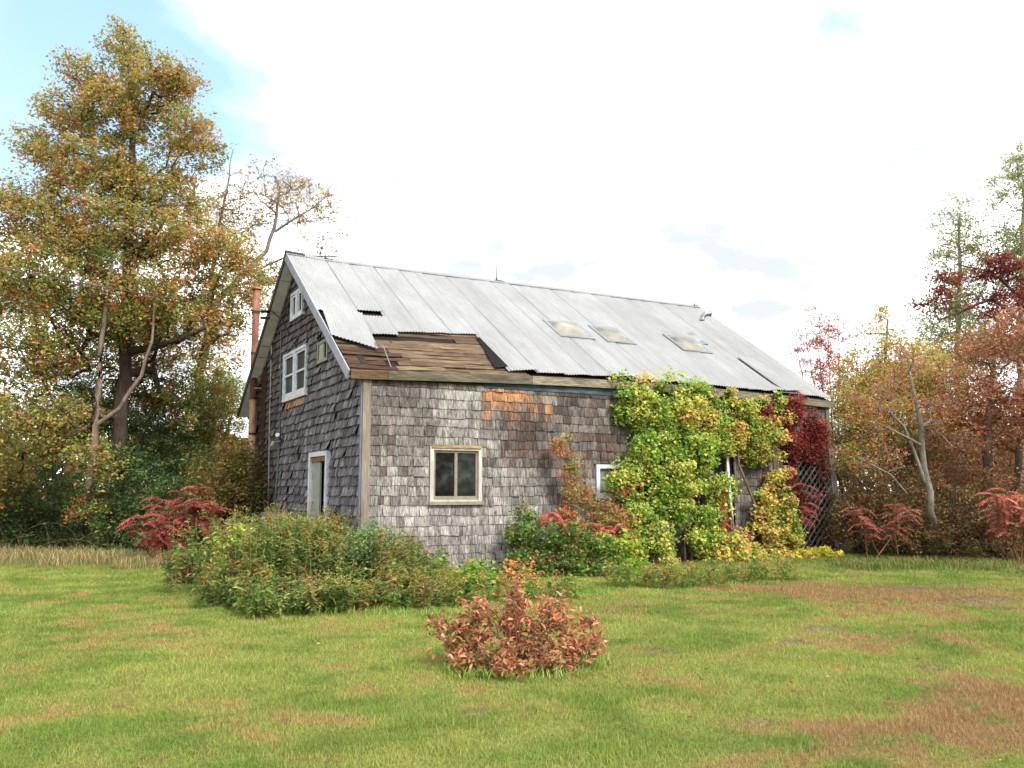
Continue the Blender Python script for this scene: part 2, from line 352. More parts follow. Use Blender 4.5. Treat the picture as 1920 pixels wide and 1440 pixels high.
for i in order[:300]: bld([fs[i]], 'shingle', front_wall)
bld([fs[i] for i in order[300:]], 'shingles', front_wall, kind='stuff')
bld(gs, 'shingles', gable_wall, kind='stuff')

# trim
TAN = lin((160, 150, 136), .50); BLUEG = lin((142, 146, 164), .6); CREAM = lin((168, 158, 134), .5); WHT = lin((205, 208, 214), .8)
MB().box(-.03, .125, -.045, -.002, -.05, HE-.12, TAN).build('corner_board', M['wood_v'], barn)
MB().box(-.052, -.001, -.001, .07, -.05, HE-.03, BLUEG).build('corner_board', M['wood_v'], barn, label='blue grey corner board')
MB().box(2.5, 5.85, -.036, -.003, 3.62, 3.80, lin((92, 112, 122), .5)).build('frieze_board', M['wood'], barn, label='peeling blue frieze board')
MB().box(.13, 2.48, -.034, -.003, 3.66, 3.78, lin((64, 54, 46), .5)).build('frieze_board', M['wood'], barn)
MB().box(5.87, L_, -.034, -.003, 3.66, 3.80, lin((84, 80, 76), .5)).build('frieze_board', M['wood'], barn)
def strip(a0, a1, s0, s1, h0, h1, col, name, m, parent, rear=False, na=24, ns=2, wob=0., **k):
    A = np.linspace(a0, a1, na); Sx = np.linspace(s0, s1, ns); AA, SS = np.meshgrid(A, Sx, indexing='ij')
    wv = wob*(vn(AA, SS, 1.3)-.5)
    mb = MB(); top = rpt(AA, SS, h1+wv, rear); bot = rpt(AA, SS, h0+wv, rear)
    mb.grid(top, col); mb.grid(bot[:, ::-1], col)
    mb.grid(np.stack([top[:, 0], bot[:, 0]], 1), col); mb.grid(np.stack([bot[:, -1], top[:, -1]], 1), col)
    mb.grid(np.stack([bot[0], top[0]], 1), col); mb.grid(np.stack([top[-1], bot[-1]], 1), col)
    return mb.build(name, m, parent, **k)
roof = strip(-OL+.03, L_+OR-.03, -.1, SLEN-.03, -.10, -.055, lin((48, 38, 32), .5), 'roof', M['wood'], barn)
strip(-OL+.03, L_+OR-.03, -.1, SLEN-.03, -.10, -.02, lin((168, 168, 158), .5), 'rear_roof_deck', M['wood'], barn, rear=True)
# eave: fascia and soffit
segs = [(-.30, .42, lin((140, 112, 84), .42)), (.43, 3.55, lin((134, 126, 106), .46)), (3.56, 7.6, CREAM), (7.61, L_+OR, lin((150, 142, 122), .5))]
for a0, a1, c in segs:
    A = np.linspace(a0, a1, 12); e = rpt(A, -.09+0*A, -.03); mb = MB()
    for (o0, o1, z0, z1) in ((-.06, -.025, -.14, .035),):
        r = []
        for (dy, dz) in ((o0, z1), (o1, z1), (o1, z0), (o0, z0), (o0, z1)): r.append(e+np.array([0, dy, dz]))
        mb.grid(np.stack(r, 1), c)
        for q in (0, -1): mb.hexa([r[3][q], r[2][q], r[2][q]+[.002, 0, 0], r[3][q]+[.002, 0, 0], r[0][q], r[1][q], r[1][q]+[.002, 0, 0], r[0][q]+[.002, 0, 0]], c)
    mb.build('fascia_board', M['wood'], barn)
A = np.linspace(-.3, L_+OR-.02, 30); e = rpt(A, -.09+0*A, -.16)
sf = np.stack([e+[0, -.02, .0], np.stack([A, A*0-.004, HE-.07+bow(A, 0)], -1)], 1)
MB().grid(sf, lin((120, 112, 92), .5)).grid(sf+[0, 0, .02], lin((120, 112, 92), .5)).build('soffit_board', M['wood'], barn)
# rake boards
def rake(rear, a0, a1, h0, h1, col, name, wob=.012, m='paint', s1=SLEN+.04, **k):
    Sx = np.linspace(-.16, s1, 26); w = wob*(vn(Sx, Sx*0+a0+rear*9, .9)-.5); r = []
    for (a, h) in ((a0, h1), (a1, h1), (a1, h0), (a0, h0), (a0, h1)): r.append(rpt(Sx*0+a, Sx, h+w, rear))
    mb = MB().grid(np.stack(r, 1), col)
    for q in (0, -1): mb.hexa([r[0][q], r[1][q], r[1][q]+[0, .001, 0], r[0][q]+[0, .001, 0], r[3][q], r[2][q], r[2][q]+[0, .001, 0], r[3][q]+[0, .001, 0]], col)
    mb.build(name, M[m], barn, **k)
rake(False, -OL-.025, -OL, -.17, .03, lin((164, 167, 180), .66), 'rake_board')
rake(True, -OL-.025, -OL, -.13, .03, lin((74, 68, 62), .6), 'rake_board', label='dark rake board on the rear slope')
rake(False, -OL+.002, -.055, -.125, -.11, lin((150, 150, 140), .6), 'rake_soffit')
rake(True, -OL+.002, -.055, -.125, -.11, lin((224, 222, 222), .9), 'rake_soffit', label='pale panelled soffit under the rear slope')
rake(True, -.085, -.05, -.20, -.126, lin((176, 172, 156), .6), 'rake_trim', m='wood', s1=SLEN-.15)
rake(False, -.085, -.05, -.20, -.126, lin((120, 116, 116), .6), 'rake_trim', m='wood', s1=SLEN-.15)
for s in (4.2, 2.9, 2.45, 1.6, 5.3):
    P0 = rpt(-.30, s, -.129, True); P1 = rpt(-.09, s, -.129, True); MB().tube([P0, P1], .005, lin((60, 60, 55), .5), 4).build('soffit_joint', M['wood'], barn)

# metal sheets, each its own part of the roof
PIT = .068
def sheet(a0, a1, s0, s1, h=.0, shear=0, tip=0, ragged=0, name='metal_sheet', tint=1.0, curl=0, seed=0, **k):
    na = max(8, int((a1-a0)/PIT*6)); ns = max(5, int((s1-s0)/.45)+2)
    A, Q = np.meshgrid(np.linspace(a0, a1, na), np.linspace(0, 1, ns), indexing='ij')
    lo = s0+ragged*(vn(A[:, 0]+seed, A[:, 0]*0, 3.)-.5)-tip*np.clip((A[:, 0]-a0)/(a1-a0), 0, 1)
    SS = lo[:, None]*(1-Q)+s1*Q; AA = A+shear*(s1-SS)
    rel = (A-a0)/(a1-a0)
    H = .0095*np.sin(2*pi*A/PIT)+.012+h+.013*rel+.012*(vn(AA+seed*3, SS, 1.1)-.5)+curl*np.clip(1-(SS-s0)/.5, 0, 1)**2*(.3+rel)
    P = rpt(AA, SS, H)
    n = vn(AA, SS, .9)
    c = lin((210, 211, 211), .36)*tint*(.9+.18*n)[..., None]
    edge = .62*np.exp(-(np.abs(rel*(a1-a0)-.05)/.018)**1.5)*(.35+1.0*n)*(a0 > -.2); c = c*(1-edge[..., None])  # dark seam line: the lap's edge shadow painted into the sheet colour
    stain = sm(vn(AA*6+seed, SS*.35, 1.0), .62, .95)*.18
    c = c*(1-stain[..., None])+lin((170, 160, 150), .33)*stain[..., None]
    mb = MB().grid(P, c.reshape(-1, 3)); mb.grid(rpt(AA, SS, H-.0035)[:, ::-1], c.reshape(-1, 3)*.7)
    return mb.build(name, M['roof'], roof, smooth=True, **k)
cols = [-.34, .56, 1.14, 1.78, 2.46, 3.10, 3.76, 4.42, 5.06, 5.66, 6.30, 6.96, 7.60, 8.28, 8.96, 9.60, 10.06, 10.76, 11.40, 12.02, L_+OR+.03]
TOP = SLEN+.01
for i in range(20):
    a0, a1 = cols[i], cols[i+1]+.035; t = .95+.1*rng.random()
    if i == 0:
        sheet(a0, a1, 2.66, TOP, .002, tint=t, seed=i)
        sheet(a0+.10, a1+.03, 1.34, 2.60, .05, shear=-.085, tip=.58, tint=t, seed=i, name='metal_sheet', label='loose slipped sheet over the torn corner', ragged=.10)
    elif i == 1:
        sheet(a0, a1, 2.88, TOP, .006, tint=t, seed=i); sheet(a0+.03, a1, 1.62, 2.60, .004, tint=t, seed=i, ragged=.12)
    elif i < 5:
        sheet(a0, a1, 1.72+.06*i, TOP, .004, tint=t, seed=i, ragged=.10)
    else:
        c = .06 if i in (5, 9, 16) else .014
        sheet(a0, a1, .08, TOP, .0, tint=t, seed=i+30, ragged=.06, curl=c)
# black strip added as the shadow gap at the curled sheet edge, and the lifted edge near the far end
A = np.linspace(0, 1, 12); lo = rpt(2.72+.36*A[::-1]*0+.34*A, 1.75-1.55*A, .005); hi = rpt(3.12+.06*A, 1.80-1.50*A, .03)
lo = rpt(3.04-.20*np.sin(A*pi*.6)*A, 1.80-1.58*A, .004+.02*A); MB().grid(np.stack([lo, hi], 1), lin((22, 19, 17), .5)).grid(np.stack([lo, hi], 1)[:, ::-1]-[0, 0, .004], lin((22, 19, 17), .5)).build('shadow_gap_strip', M['wood'], roof)
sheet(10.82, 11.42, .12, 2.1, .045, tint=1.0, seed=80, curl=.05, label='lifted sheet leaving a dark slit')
for i in range(6):                               # rear slope sheets
    a0 = -.34+i*2.13; A, Sg = np.meshgrid(np.linspace(a0, a0+2.16, 90), np.linspace(-.1, TOP, 4), indexing='ij')
    MB().grid(rpt(A, Sg, .005+.009*np.sin(2*pi*A/PIT*.5), True), lin((190, 190, 188), .6)).build('metal_sheet', M['roof'], roof, smooth=True)
# ridge cap in lengths
xs_r = [-.36, 1.2, 3.3, 5.4, 7.5, 9.6, L_+OR+.03]
for a0, a1 in zip(xs_r[:-1], xs_r[1:]):
    A = np.linspace(a0, a1+.03, 8); f0 = rpt(A, SLEN-.16+A*0, .035); r0 = rpt(A, SLEN-.16+A*0, .035, True); mid = rpt(A, SLEN+A*0, .05); mid[:, 1] = W_/2; mid[:, 2] += .01*(vn(A, A*0, 1.5)-.5)
    MB().grid(np.stack([f0, mid, r0], 1), lin((196, 198, 200), .33)).grid(np.stack([f0, mid, r0], 1)[:, ::-1]-[0, 0, .004], lin((180, 180, 180), .6)).build('ridge_cap', M['roof'], roof)
MB().hexa([rpt(-.36, SLEN-.1, .04), rpt(.10, SLEN-.1, .05), rpt(.10, SLEN-.1, .05, True), rpt(-.36, SLEN-.1, .04, True), rpt(-.36, SLEN, .075), rpt(.12, SLEN, .06), rpt(.12, SLEN, .065, True), rpt(-.36, SLEN, .08, True)], lin((50, 48, 46), .5)).build('ridge_cap', M['rust'], roof, label='black bent end of the ridge cap')
# exposed sheathing boards
s = -.12; bi = 0
WC = [(168, 140, 106), (140, 114, 86), (178, 156, 122), (116, 90, 70), (146, 120, 94), (92, 70, 56)]
while s < 2.15:
    w = .13+.06*rng.random(); cuts = [-.28, .35+rng.random()*.5, 1.7+rng.random()*.8, 3.55]
    if rng.random() < .4: cuts = [-.28, .9+rng.random()*.6, 3.55]
    for a0, a1 in zip(cuts[:-1], cuts[1:]):
        if 1.45 < s < 1.75 and a0 < .9: continue      # rotted through
        if .05 < s < .35 and .35 < a0 < .6: a0 += .25
        c = blend(lin(WC[rng.integers(6)], .42), lin((140, 118, 94), .42), .45)
        if a0 < .3 and s < .9: c = blend(c, lin((84, 52, 40), .35), .75)
        if 1.40 < s < 1.6 and a0 < 1.4: c = lin((206, 200, 190), .6)
        A = np.linspace(a0+.01*rng.random(), a1-.015*rng.random(), 14); e0 = s+.04*(vn(A, A*0+bi, 2.3)-.5); e1 = s+w-.004+.075*(vn(A, A*0+bi+40, 3.7)-.62)
        hh = -.026+.012*rng.normal()*.6+.02*(vn(A, A*0+bi*3, .8)-.5); r = []
        for (ss, dh) in ((e0, 0), (e1, .003), (e1, -.022), (e0, -.022), (e0, 0)): r.append(rpt(A, ss, hh+dh))
        mb = MB().grid(np.stack(r, 1), c)
        for q in (0, -1): mb.hexa([r[0][q], r[1][q], r[1][q]+[.001, 0, 0], r[0][q]+[.001, 0, 0], r[3][q], r[2][q], r[2][q]+[.001, 0, 0], r[3][q]+[.001, 0, 0]], c)
        mb.build('sheathing_board', M['wood'], roof)
    s += w+.012+.02*rng.random(); bi += 1
# skylights
for (a0, a1, s0, s1) in ((5.55, 6.36, 2.36, 3.22), (6.86, 7.56, 2.30, 3.16), (9.2, 9.98, 2.26, 3.12)):
    A, Q = np.meshgrid(np.linspace(0, 1, 9), np.linspace(0, 1, 9), indexing='ij')
    fr = MB(); h1 = .075; w = .09; c = lin((150, 154, 160), .6)
    for (x0, x1, y0, y1) in ((a0-w, a1+w, s0-w, s0), (a0-w, a1+w, s1, s1+w), (a0-w, a0, s0, s1), (a1, a1+w, s0, s1)):
        fr.hexa([rpt(x0, y0, .0), rpt(x1, y0, .0), rpt(x1, y1, .0), rpt(x0, y1, .0), rpt(x0, y0, h1*.6), rpt(x1, y0, h1*.6), rpt(x1, y1, h1*.6), rpt(x0, y1, h1*.6)], c)
    so = fr.build('skylight', M['metal'], roof)
    dm = rpt(a0+(a1-a0)*A, s0+(s1-s0)*Q, h1*.55+.10*(np.sin(pi*A)*np.sin(pi*Q))**.45)
    dc = blend(lin((120, 118, 108), .26), lin((204, 200, 178), .30), 0)+(lin((204, 200, 178), .30)-lin((120, 118, 108), .26))*sm(1-Q+.5*(vn(A+a0, Q, 2)-.5), .35, .7)[..., None]
    MB().grid(dm, dc.reshape(-1, 3)).build('skylight_dome', M['dome'], roof, smooth=True)
# roof cement smears and flue
p0 = rpt(10.33, 2.98, 0); mb = MB(); mb.tube([p0, p0+[0, 0, .62], p0+[.02, -.01, .72], p0+[.10, -.03, .80], p0+[.24, -.07, .82]], .075, lin((150, 154, 158), .6), 12, False); mb.build('vent_pipe', M['metal'], roof, smooth=True)
MB().tube([p0+[.235, -.068, .82], p0+[.255, -.075, .82]], .085, lin((60, 60, 62), .5), 12).build('vent_pipe_cap', M['metal'], roof)
MB().tube([p0+[0, 0, -.05], p0+[0, 0, .05]], [.16, .075], lin((150, 154, 158), .6), 12).build('vent_flashing', M['metal'], roof)
for a, h in ((5.37, .42), (L_+.05, .42), (.62, .10)):
    p = rpt(a, SLEN, .05); mb = MB(); mb.tube([p, p+[0, 0, h]], [.013, .008], lin((150, 150, 150), .5), 6); mb.tube([p-[0, 0, .03], p+[0, 0, .07]], [.035, .015], lin((90, 88, 86), .5), 6)
    mb.tube([p+[0, 0, .0], p+[.16, -.14, -.06]], .012, lin((90, 88, 86), .5), 5); mb.build('lightning_rod', M['metal'], roof)

# windows -------------------------------------------------------------
def framebox(mb, mk, t0, t1, z0, z1, w, d0, d1, col, wb=None):
    wb = wb or w
    for (a, b, c, e) in ((t0, t1, z1-w, z1), (t0, t1, z0, z0+wb), (t0, t0+w, z0+wb, z1-w), (t1-w, t1, z0+wb, z1-w)):
        P = [mk(a, d0, c), mk(b, d0, c), mk(b, d1, c), mk(a, d1, c), mk(a, d0, e), mk(b, d0, e), mk(b, d1, e), mk(a, d1, e)]; mb.hexa(P, col)
def bx(mb, mk, t0, t1, d0, d1, z0, z1, col):
    mb.hexa([mk(t0, d0, z0), mk(t1, d0, z0), mk(t1, d1, z0), mk(t0, d1, z0), mk(t0, d0, z1), mk(t1, d0, z1), mk(t1, d1, z1), mk(t0, d1, z1)], col); return mb
def pane(win, mk, t0, t1, z0, z1, d, col=(24, 26, 26), m='glass'):
    bx(MB(), mk, t0, t1, d, d+.006, z0, z1, lin(col, .8)).build('pane', M[m], win)
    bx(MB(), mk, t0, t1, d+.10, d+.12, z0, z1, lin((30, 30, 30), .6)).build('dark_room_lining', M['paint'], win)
# large sliding window
BEI = lin((152, 142, 122), .6)
mb = MB(); framebox(mb, fmk, 1.335, 2.445, 1.315, 2.425, .075, -.05, .10, lin((196, 190, 180), .7)); win = mb.build('window', M['wood_v'], barn, label='wide two-pane window left of the vine')
mb = MB(); framebox(mb, fmk, 1.412, 2.368, 1.392, 2.348, .045, -.01, .05, BEI, .07); bx(mb, fmk, 1.865, 1.925, -.012, .045, 1.463, 2.302, BEI); mb.build('sash', M['paint'], win)
bx(MB(), fmk, 1.31, 2.47, -.085, -.052, 1.295, 1.36, BEI).build('sill', M['paint'], win)
bx(MB(), fmk, 1.36, 2.42, -.075, -.052, 2.39, 2.45, lin((176, 148, 108), .6)).build('head_trim', M['wood'], win)
pane(win, fmk, 1.458, 1.864, 1.464, 2.301, .02, (16, 18, 18)); pane(win, fmk, 1.926, 2.322, 1.464, 2.301, .012, (32, 38, 36))
# small white window
mb = MB(); framebox(mb, fmk, 5.16, 5.97, 1.43, 2.12, .085, -.05, .08, WHT); win = mb.build('window', M['paint'], barn, label='small white framed window half behind the vine')
pane(win, fmk, 5.25, 5.88, 1.52, 2.03, .02, (120, 128, 120))
bx(MB(), fmk, 5.25, 5.88, .0, .018, 1.80, 1.825, lin((150, 152, 148), .7)).build('muntin', M['paint'], win)
bx(MB(), fmk, 5.13, 6.0, -.09, -.052, 1.40, 1.435, WHT).build('sill', M['paint'], win)
# gable windows
def twin(t0, t1, z0, z1, lab, rails=True, d=-.075):
    mb = MB(); framebox(mb, gmk, t0, t1, z0, z1, .07, d, .10, WHT, .13 if rails else .07); tm = (t0+t1)/2; bx(mb, gmk, tm-.09, tm+.09, d, .08, z0+.13 if rails else z0+.07, z1-.07, WHT)
    w = mb.build('window', M['paint'], barn, label=lab)
    for a, b in ((t0+.07, tm-.09), (tm+.09, t1-.07)):
        zb = z0+(.13 if rails else .07); mb = MB(); framebox(mb, gmk, a, b, zb, z1-.07, .06, d+.02, .04, WHT)
        if rails: bx(mb, gmk, a+.06, b-.06, d+.018, .03, (zb+z1)/2-.06, (zb+z1)/2-.01, WHT)
        mb.build('sash', M['paint'], w); pane(w, gmk, a+.06, b-.06, zb+.06, z1-.13, -.02, (44, 52, 48), 'dull_glass')
twin(3.99, 6.13, 3.73, 4.92, 'white twin sash window on the gable end')
twin(4.45, 5.57, 5.68, 6.37, 'small louvred window high in the gable peak', False)
mb = MB(); framebox(mb, gmk, 2.29, 3.07, 4.31, 4.79, .07, -.07, .1, lin((150, 152, 142), .7)); w = mb.build('window', M['paint'], barn, label='small open vent window under the front rake'); pane(w, gmk, 2.36, 3.0, 4.38, 4.72, .03, (28, 28, 26), 'dull_glass')
bx(MB(), gmk, 2.62, 2.95, -.05, -.02, 4.38, 4.72, lin((170, 172, 160), .7)).build('shutter', M['paint'], w)
# gable door with a dark gap
mb = MB(); framebox(mb, gmk, 2.06, 3.44, .26, 2.39, .10, -.09, .10, WHT); dr = mb.build('door', M['paint'], barn, label='half open pale door on the gable end')
bx(MB(), gmk, 2.17, 3.33, -.06, .02, 2.18, 2.28, lin((150, 122, 84), .6)).build('head_trim', M['wood'], dr)
bx(MB(), gmk, 2.72, 3.33, -.03, .01, .28, 2.17, lin((164, 168, 158), .6)).build('door_panel', M['paint'], dr)
bx(MB(), gmk, 2.17, 2.55, .01, .05, .28, 2.17, lin((128, 132, 124), .6)).build('door_panel', M['paint'], dr, label='worn right panel with flaking red paint')
bx(MB(), gmk, 2.20, 2.50, -.003, .009, .30, 1.35, lin((104, 62, 56), .6)).build('paint_patch', M['rust'], dr)
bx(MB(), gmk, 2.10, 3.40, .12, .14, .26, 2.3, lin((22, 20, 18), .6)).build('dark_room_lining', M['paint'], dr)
# services on the gable: two conduits, lamp, blue box, cable hoops
CG = lin((150, 152, 158), .6)
MB().tube([(-.06, 6.52, 5.6), (-.06, 6.36, 4.2), (-.06, 6.30, 2.78)], .022, lin((84, 84, 92), .6), 6).build('conduit', M['metal'], barn)
MB().tube([(-.06, 6.30, 2.74), (-.06, 6.45, 1.8), (-.07, 6.62, 1.02)], .024, CG, 6).build('conduit', M['metal'], barn)
MB().tube([(-.05, 7.56, 5.5), (-.05, 7.48, 3.2), (-.05, 7.30, .9)], .03, lin((128, 128, 126), .6), 6).build('conduit', M['metal'], barn)
mb = MB(); mb.tube([(-.05, 6.28, 2.76), (-.24, 6.22, 2.74), (-.28, 6.10, 2.62)], [.03, .045, .07], lin((200, 200, 200), .7), 8); mb.tube([(-.05, 6.2, 2.8), (-.2, 5.95, 2.92)], [.03, .055], lin((190, 190, 190), .7), 8)
mb.build('floodlight', M['metal'], barn)
ub = MB().box(-.36, -.06, 6.42, 6.80, .68, 1.03, lin((140, 168, 192), .6)).build('utility_box', M['paint'], barn)
for z, b in ((.86, 6.50), (.86, 6.68)):
    MB().tube([(-.372, b, z-.07), (-.372, b, z+.07)], .028, lin((40, 48, 60), .6), 6).build('knockout', M['paint'], ub)
# stove pipe standing against the gable, and the brown boarded chase behind it
mb = MB(); q = [(2.2, 3.3), (3.32, 4.35), (4.37, 5.3)]
px_, py_ = -.22, 8.82
def pp(z): return (px_, py_+(z-3)*.02, z)
sp = MB().tube([pp(1.2), pp(1.62)], .105, lin((96, 62, 46), .7), 14).build('stove_pipe', M['rust'], barn)
for z0, z1, c in ((1.64, 3.1, (190, 156, 122)), (3.12, 4.08, (176, 138, 104)), (4.1, 5.34, (112, 62, 48)), (5.36, 6.5, (128, 84, 68)), (6.5, 7.18, (140, 98, 80))):
    MB().tube([pp(z0), pp(z1)], .098, lin(c, .7), 14).build('pipe_length', M['rust'], sp, smooth=True)
    MB().tube([pp(z1-.03), pp(z1+.03)], .106, lin((70, 50, 44), .7), 14).build('pipe_collar', M['rust'], sp)
MB().tube([pp(7.16), pp(7.22)], [.15, .12], lin((150, 96, 78), .7), 14).build('pipe_cap', M['rust'], sp)
MB().box(-.46, -.07, 8.42, 9.1, .75, 1.22, lin((58, 34, 30), .6)).build('cleanout_box', M['rust'], barn)
MB().box(-.065, -.045, 8.05, 8.62, 1.2, 5.0, lin((74, 48, 38), .6)).build('brown_flue_board', M['wood_v'], barn)
for z in (4.35, 2.4):
    MB().tube([(-.05, 8.6, z), (px_, 8.7, z)], .015, CG, 5).build('pipe_bracket', M['metal'], barn)
# front: doorway with red door, white jamb, lattice
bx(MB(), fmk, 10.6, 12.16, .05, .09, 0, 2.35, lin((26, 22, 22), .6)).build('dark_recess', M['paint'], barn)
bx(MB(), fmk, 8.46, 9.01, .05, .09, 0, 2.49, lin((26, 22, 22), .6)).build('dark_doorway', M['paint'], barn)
bx(MB(), fmk, 8.5, 8.86, -.03, .02, .05, 1.55, lin((130, 26, 30), .7)).build('door_panel', M['paint'], barn, label='red lower door panel in the vine')
MB().hexa([(8.86, -.10, .3), (8.93, -.10, .3), (8.93, -.05, .3), (8.86, -.05, .3), (8.74, -.08, 2.42), (8.81, -.08, 2.42), (8.81, -.03, 2.42), (8.74, -.03, 2.42)], lin((205, 212, 222), .8)).build('door_jamb', M['paint'], barn, label='leaning white door jamb')
lat = empty('lattice_panel'); lat.parent = barn
for dirn in (1, -1):
    for k in range(-26, 30):
        sl = 1.05*dirn; x0 = 10.62; x1 = 12.18; z_at = lambda x: (x-11.4)*sl+.9+k*.20
        seg = [(x, z_at(x)) for x in np.linspace(x0, x1, 40) if .02 < z_at(x) < 2.55]
        if len(seg) < 4: continue
        (xa, za), (xb, zb) = seg[0], seg[-1]; d = -.07 if dirn > 0 else -.055; wz = .027 if dirn > 0 else .02
        MB().hexa([(xa, d-.012, za-wz), (xb, d-.012, zb-wz), (xb, d, zb-wz), (xa, d, za-wz), (xa, d-.012, za+wz), (xb, d-.012, zb+wz), (xb, d, zb+wz), (xa, d, za+wz)], lin((168, 158, 150), .5 if dirn > 0 else .22)*(.75+.4*rng.random())).build('lattice_slat', M['wood'], lat)
mb = MB(); zs = np.linspace(0, 2.6, 8); xc = 12.46-.30*(zs/2.6)**.7
r = [np.stack([xc+dx, 0*zs+dy, zs], -1) for dx, dy in ((-.09, -.11), (.09, -.11), (.09, -.06), (-.09, -.06), (-.09, -.11))]
mb.grid(np.stack(r, 1), lin((168, 156, 146), .6)).build('lattice_post', M['wood_v'], barn, label='warped grey board at the far corner')
bx(MB(), fmk, L_-.10, L_+.02, -.05, -.002, 0, 3.65, lin((130, 120, 112), .55)).build('corner_board', M['wood_v'], barn)
# hanging roof cable and service bracket
P0 = rpt(.46, 1.0, .09); mb = MB().tube([P0, P0+[.05, -.35, -.1], P0+[.12, -.62, -.55], P0+[.12, -.72, -.95], P0+[.04, -.7, -1.35]], .012, lin((150, 140, 135), .6), 5)
mb.build('hanging_cable', M['metal'], barn)
b0 = rpt(-.36, 3.9, -.05, True)
MB().tube([(-.06, 5.75, 5.45), (-.2, 5.9, 5.8), (-.42, 6.2, 6.05), (-.5, 6.5, 6.08)], .018, lin((40, 38, 38), .5), 5).build('service_cable', M['metal'], barn)
for dz in (0, -.16):
    MB().tube([(-.4, 6.35, 6.05+dz), (-.58, 6.5, 6.06+dz)], .04, lin((40, 38, 38), .5), 8).build('insulator', M['metal'], barn)
Rm = lambda p: BC+U*p[0]+Vv*p[1]+np.array([0, 0, p[2]])
w0 = Rm((-.55, 6.5, 6.06)); w1 = w0+(at(-80, 440, 12.5)-w0)*3.0; tt = np.linspace(0, 1, 60)[:, None]; wp_ = w0*(1-tt)+w1*tt; wp_[:, 2] -= (1.2*4*tt*(1-tt))[:, 0]*.35
MB().tube(wp_, .011, lin((120, 112, 108), .5), 5).build('overhead_wire', M['metal'], label='thin grey service wire crossing in front of the big left tree to the barn', cat='wire')

exec_plants = True
# ------------------------------------------------------------------ plants
KL = 1.0; LFN, LFS = 1.38, .80
def pal(*cs): return [(w, lin(c, KL)) for w, c in cs]
def pick(p, n):
    w = np.array([q[0] for q in p], float); w /= w.sum(); return np.array([q[1] for q in p])[rng.choice(len(p), n, p=w)]
def leaves(P, size, col, kind='d', asp=.55, up=.5, face=None):
    """leaf blades at P; 'd' folded diamonds (2 tris), 'o' folded ovals (4 tris)"""
    n = len(P); nrm = rng.normal(size=(n, 3)); nrm /= np.linalg.norm(nrm, axis=1)[:, None]; nrm[:, 2] = np.abs(nrm[:, 2])*(1)+up
    if face is not None: nrm += np.asarray(face)
    nrm /= np.linalg.norm(nrm, axis=1)[:, None]
    d = rng.normal(size=(n, 3)); d[:, 2] -= .35; d -= nrm*(d*nrm).sum(1)[:, None]; d /= np.linalg.norm(d, axis=1)[:, None]; s = np.cross(nrm, d)
    sz = size*(.45+.95*rng.random((n, 1))**1.2); w = sz*asp*.5; fo = nrm*w*.5
    c = col*(.78+.44*rng.random((n, 1)))
    if kind == 'd':
        V = np.stack([P-d*sz*.5, P+s*w+fo-d*sz*.05, P+d*sz*.5, P-s*w+fo-d*sz*.05], 1)
        F = (np.array([[0, 1, 2], [0, 2, 3]])[None]+4*np.arange(n)[:, None, None]).reshape(-1, 3); k = 4
    else:
        V = np.stack([P-d*sz*.5, P+s*w*.9+fo-d*sz*.2, P+s*w*.75+fo+d*sz*.2, P+d*sz*.5-nrm*w*.3, P-s*w*.75+fo+d*sz*.2, P-s*w*.9+fo-d*sz*.2], 1)
        F = (np.array([[0, 1, 2], [0, 2, 3], [0, 3, 4], [0, 4, 5]])[None]+6*np.arange(n)[:, None, None]).reshape(-1, 3); k = 6
    return V.reshape(-1, 3), F, np.repeat(c, k, 0)
def segtubes(A, B, ra, rb, col, sides=4):
    d = B-A; d /= np.linalg.norm(d, axis=1)[:, None]+1e-9; ref = np.where(np.abs(d[:, 2:]) > .8, np.array([[1., 0, 0]]), np.array([[0, 0, 1.]]))
    a = np.cross(d, ref); a /= np.linalg.norm(a, axis=1)[:, None]+1e-9; b = np.cross(d, a); th = np.arange(sides)*2*pi/sides
    ring = a[:, None]*np.cos(th)[None, :, None]+b[:, None]*np.sin(th)[None, :, None]
    V = np.concatenate([A[:, None]+ring*ra[:, None, None], B[:, None]+ring*rb[:, None, None]], 1); n = len(A); j = np.arange(sides); j2 = (j+1) % sides
    F = (np.stack([j, j2, sides+j2, sides+j], -1)[None]+2*sides*np.arange(n)[:, None, None]).reshape(-1, 4)
    return V.reshape(-1, 3), F, np.tile(col, (len(V)*2*sides, 1))[:len(V)*2*sides]
def ell(px, py, rx, ry, Y, dz=None, w=1., p=None):
    c = at(px, py, Y); k = Y/FPX; return (c, np.array([rx*k, (dz if dz else rx*k), ry*k]), w*rx*ry, p)
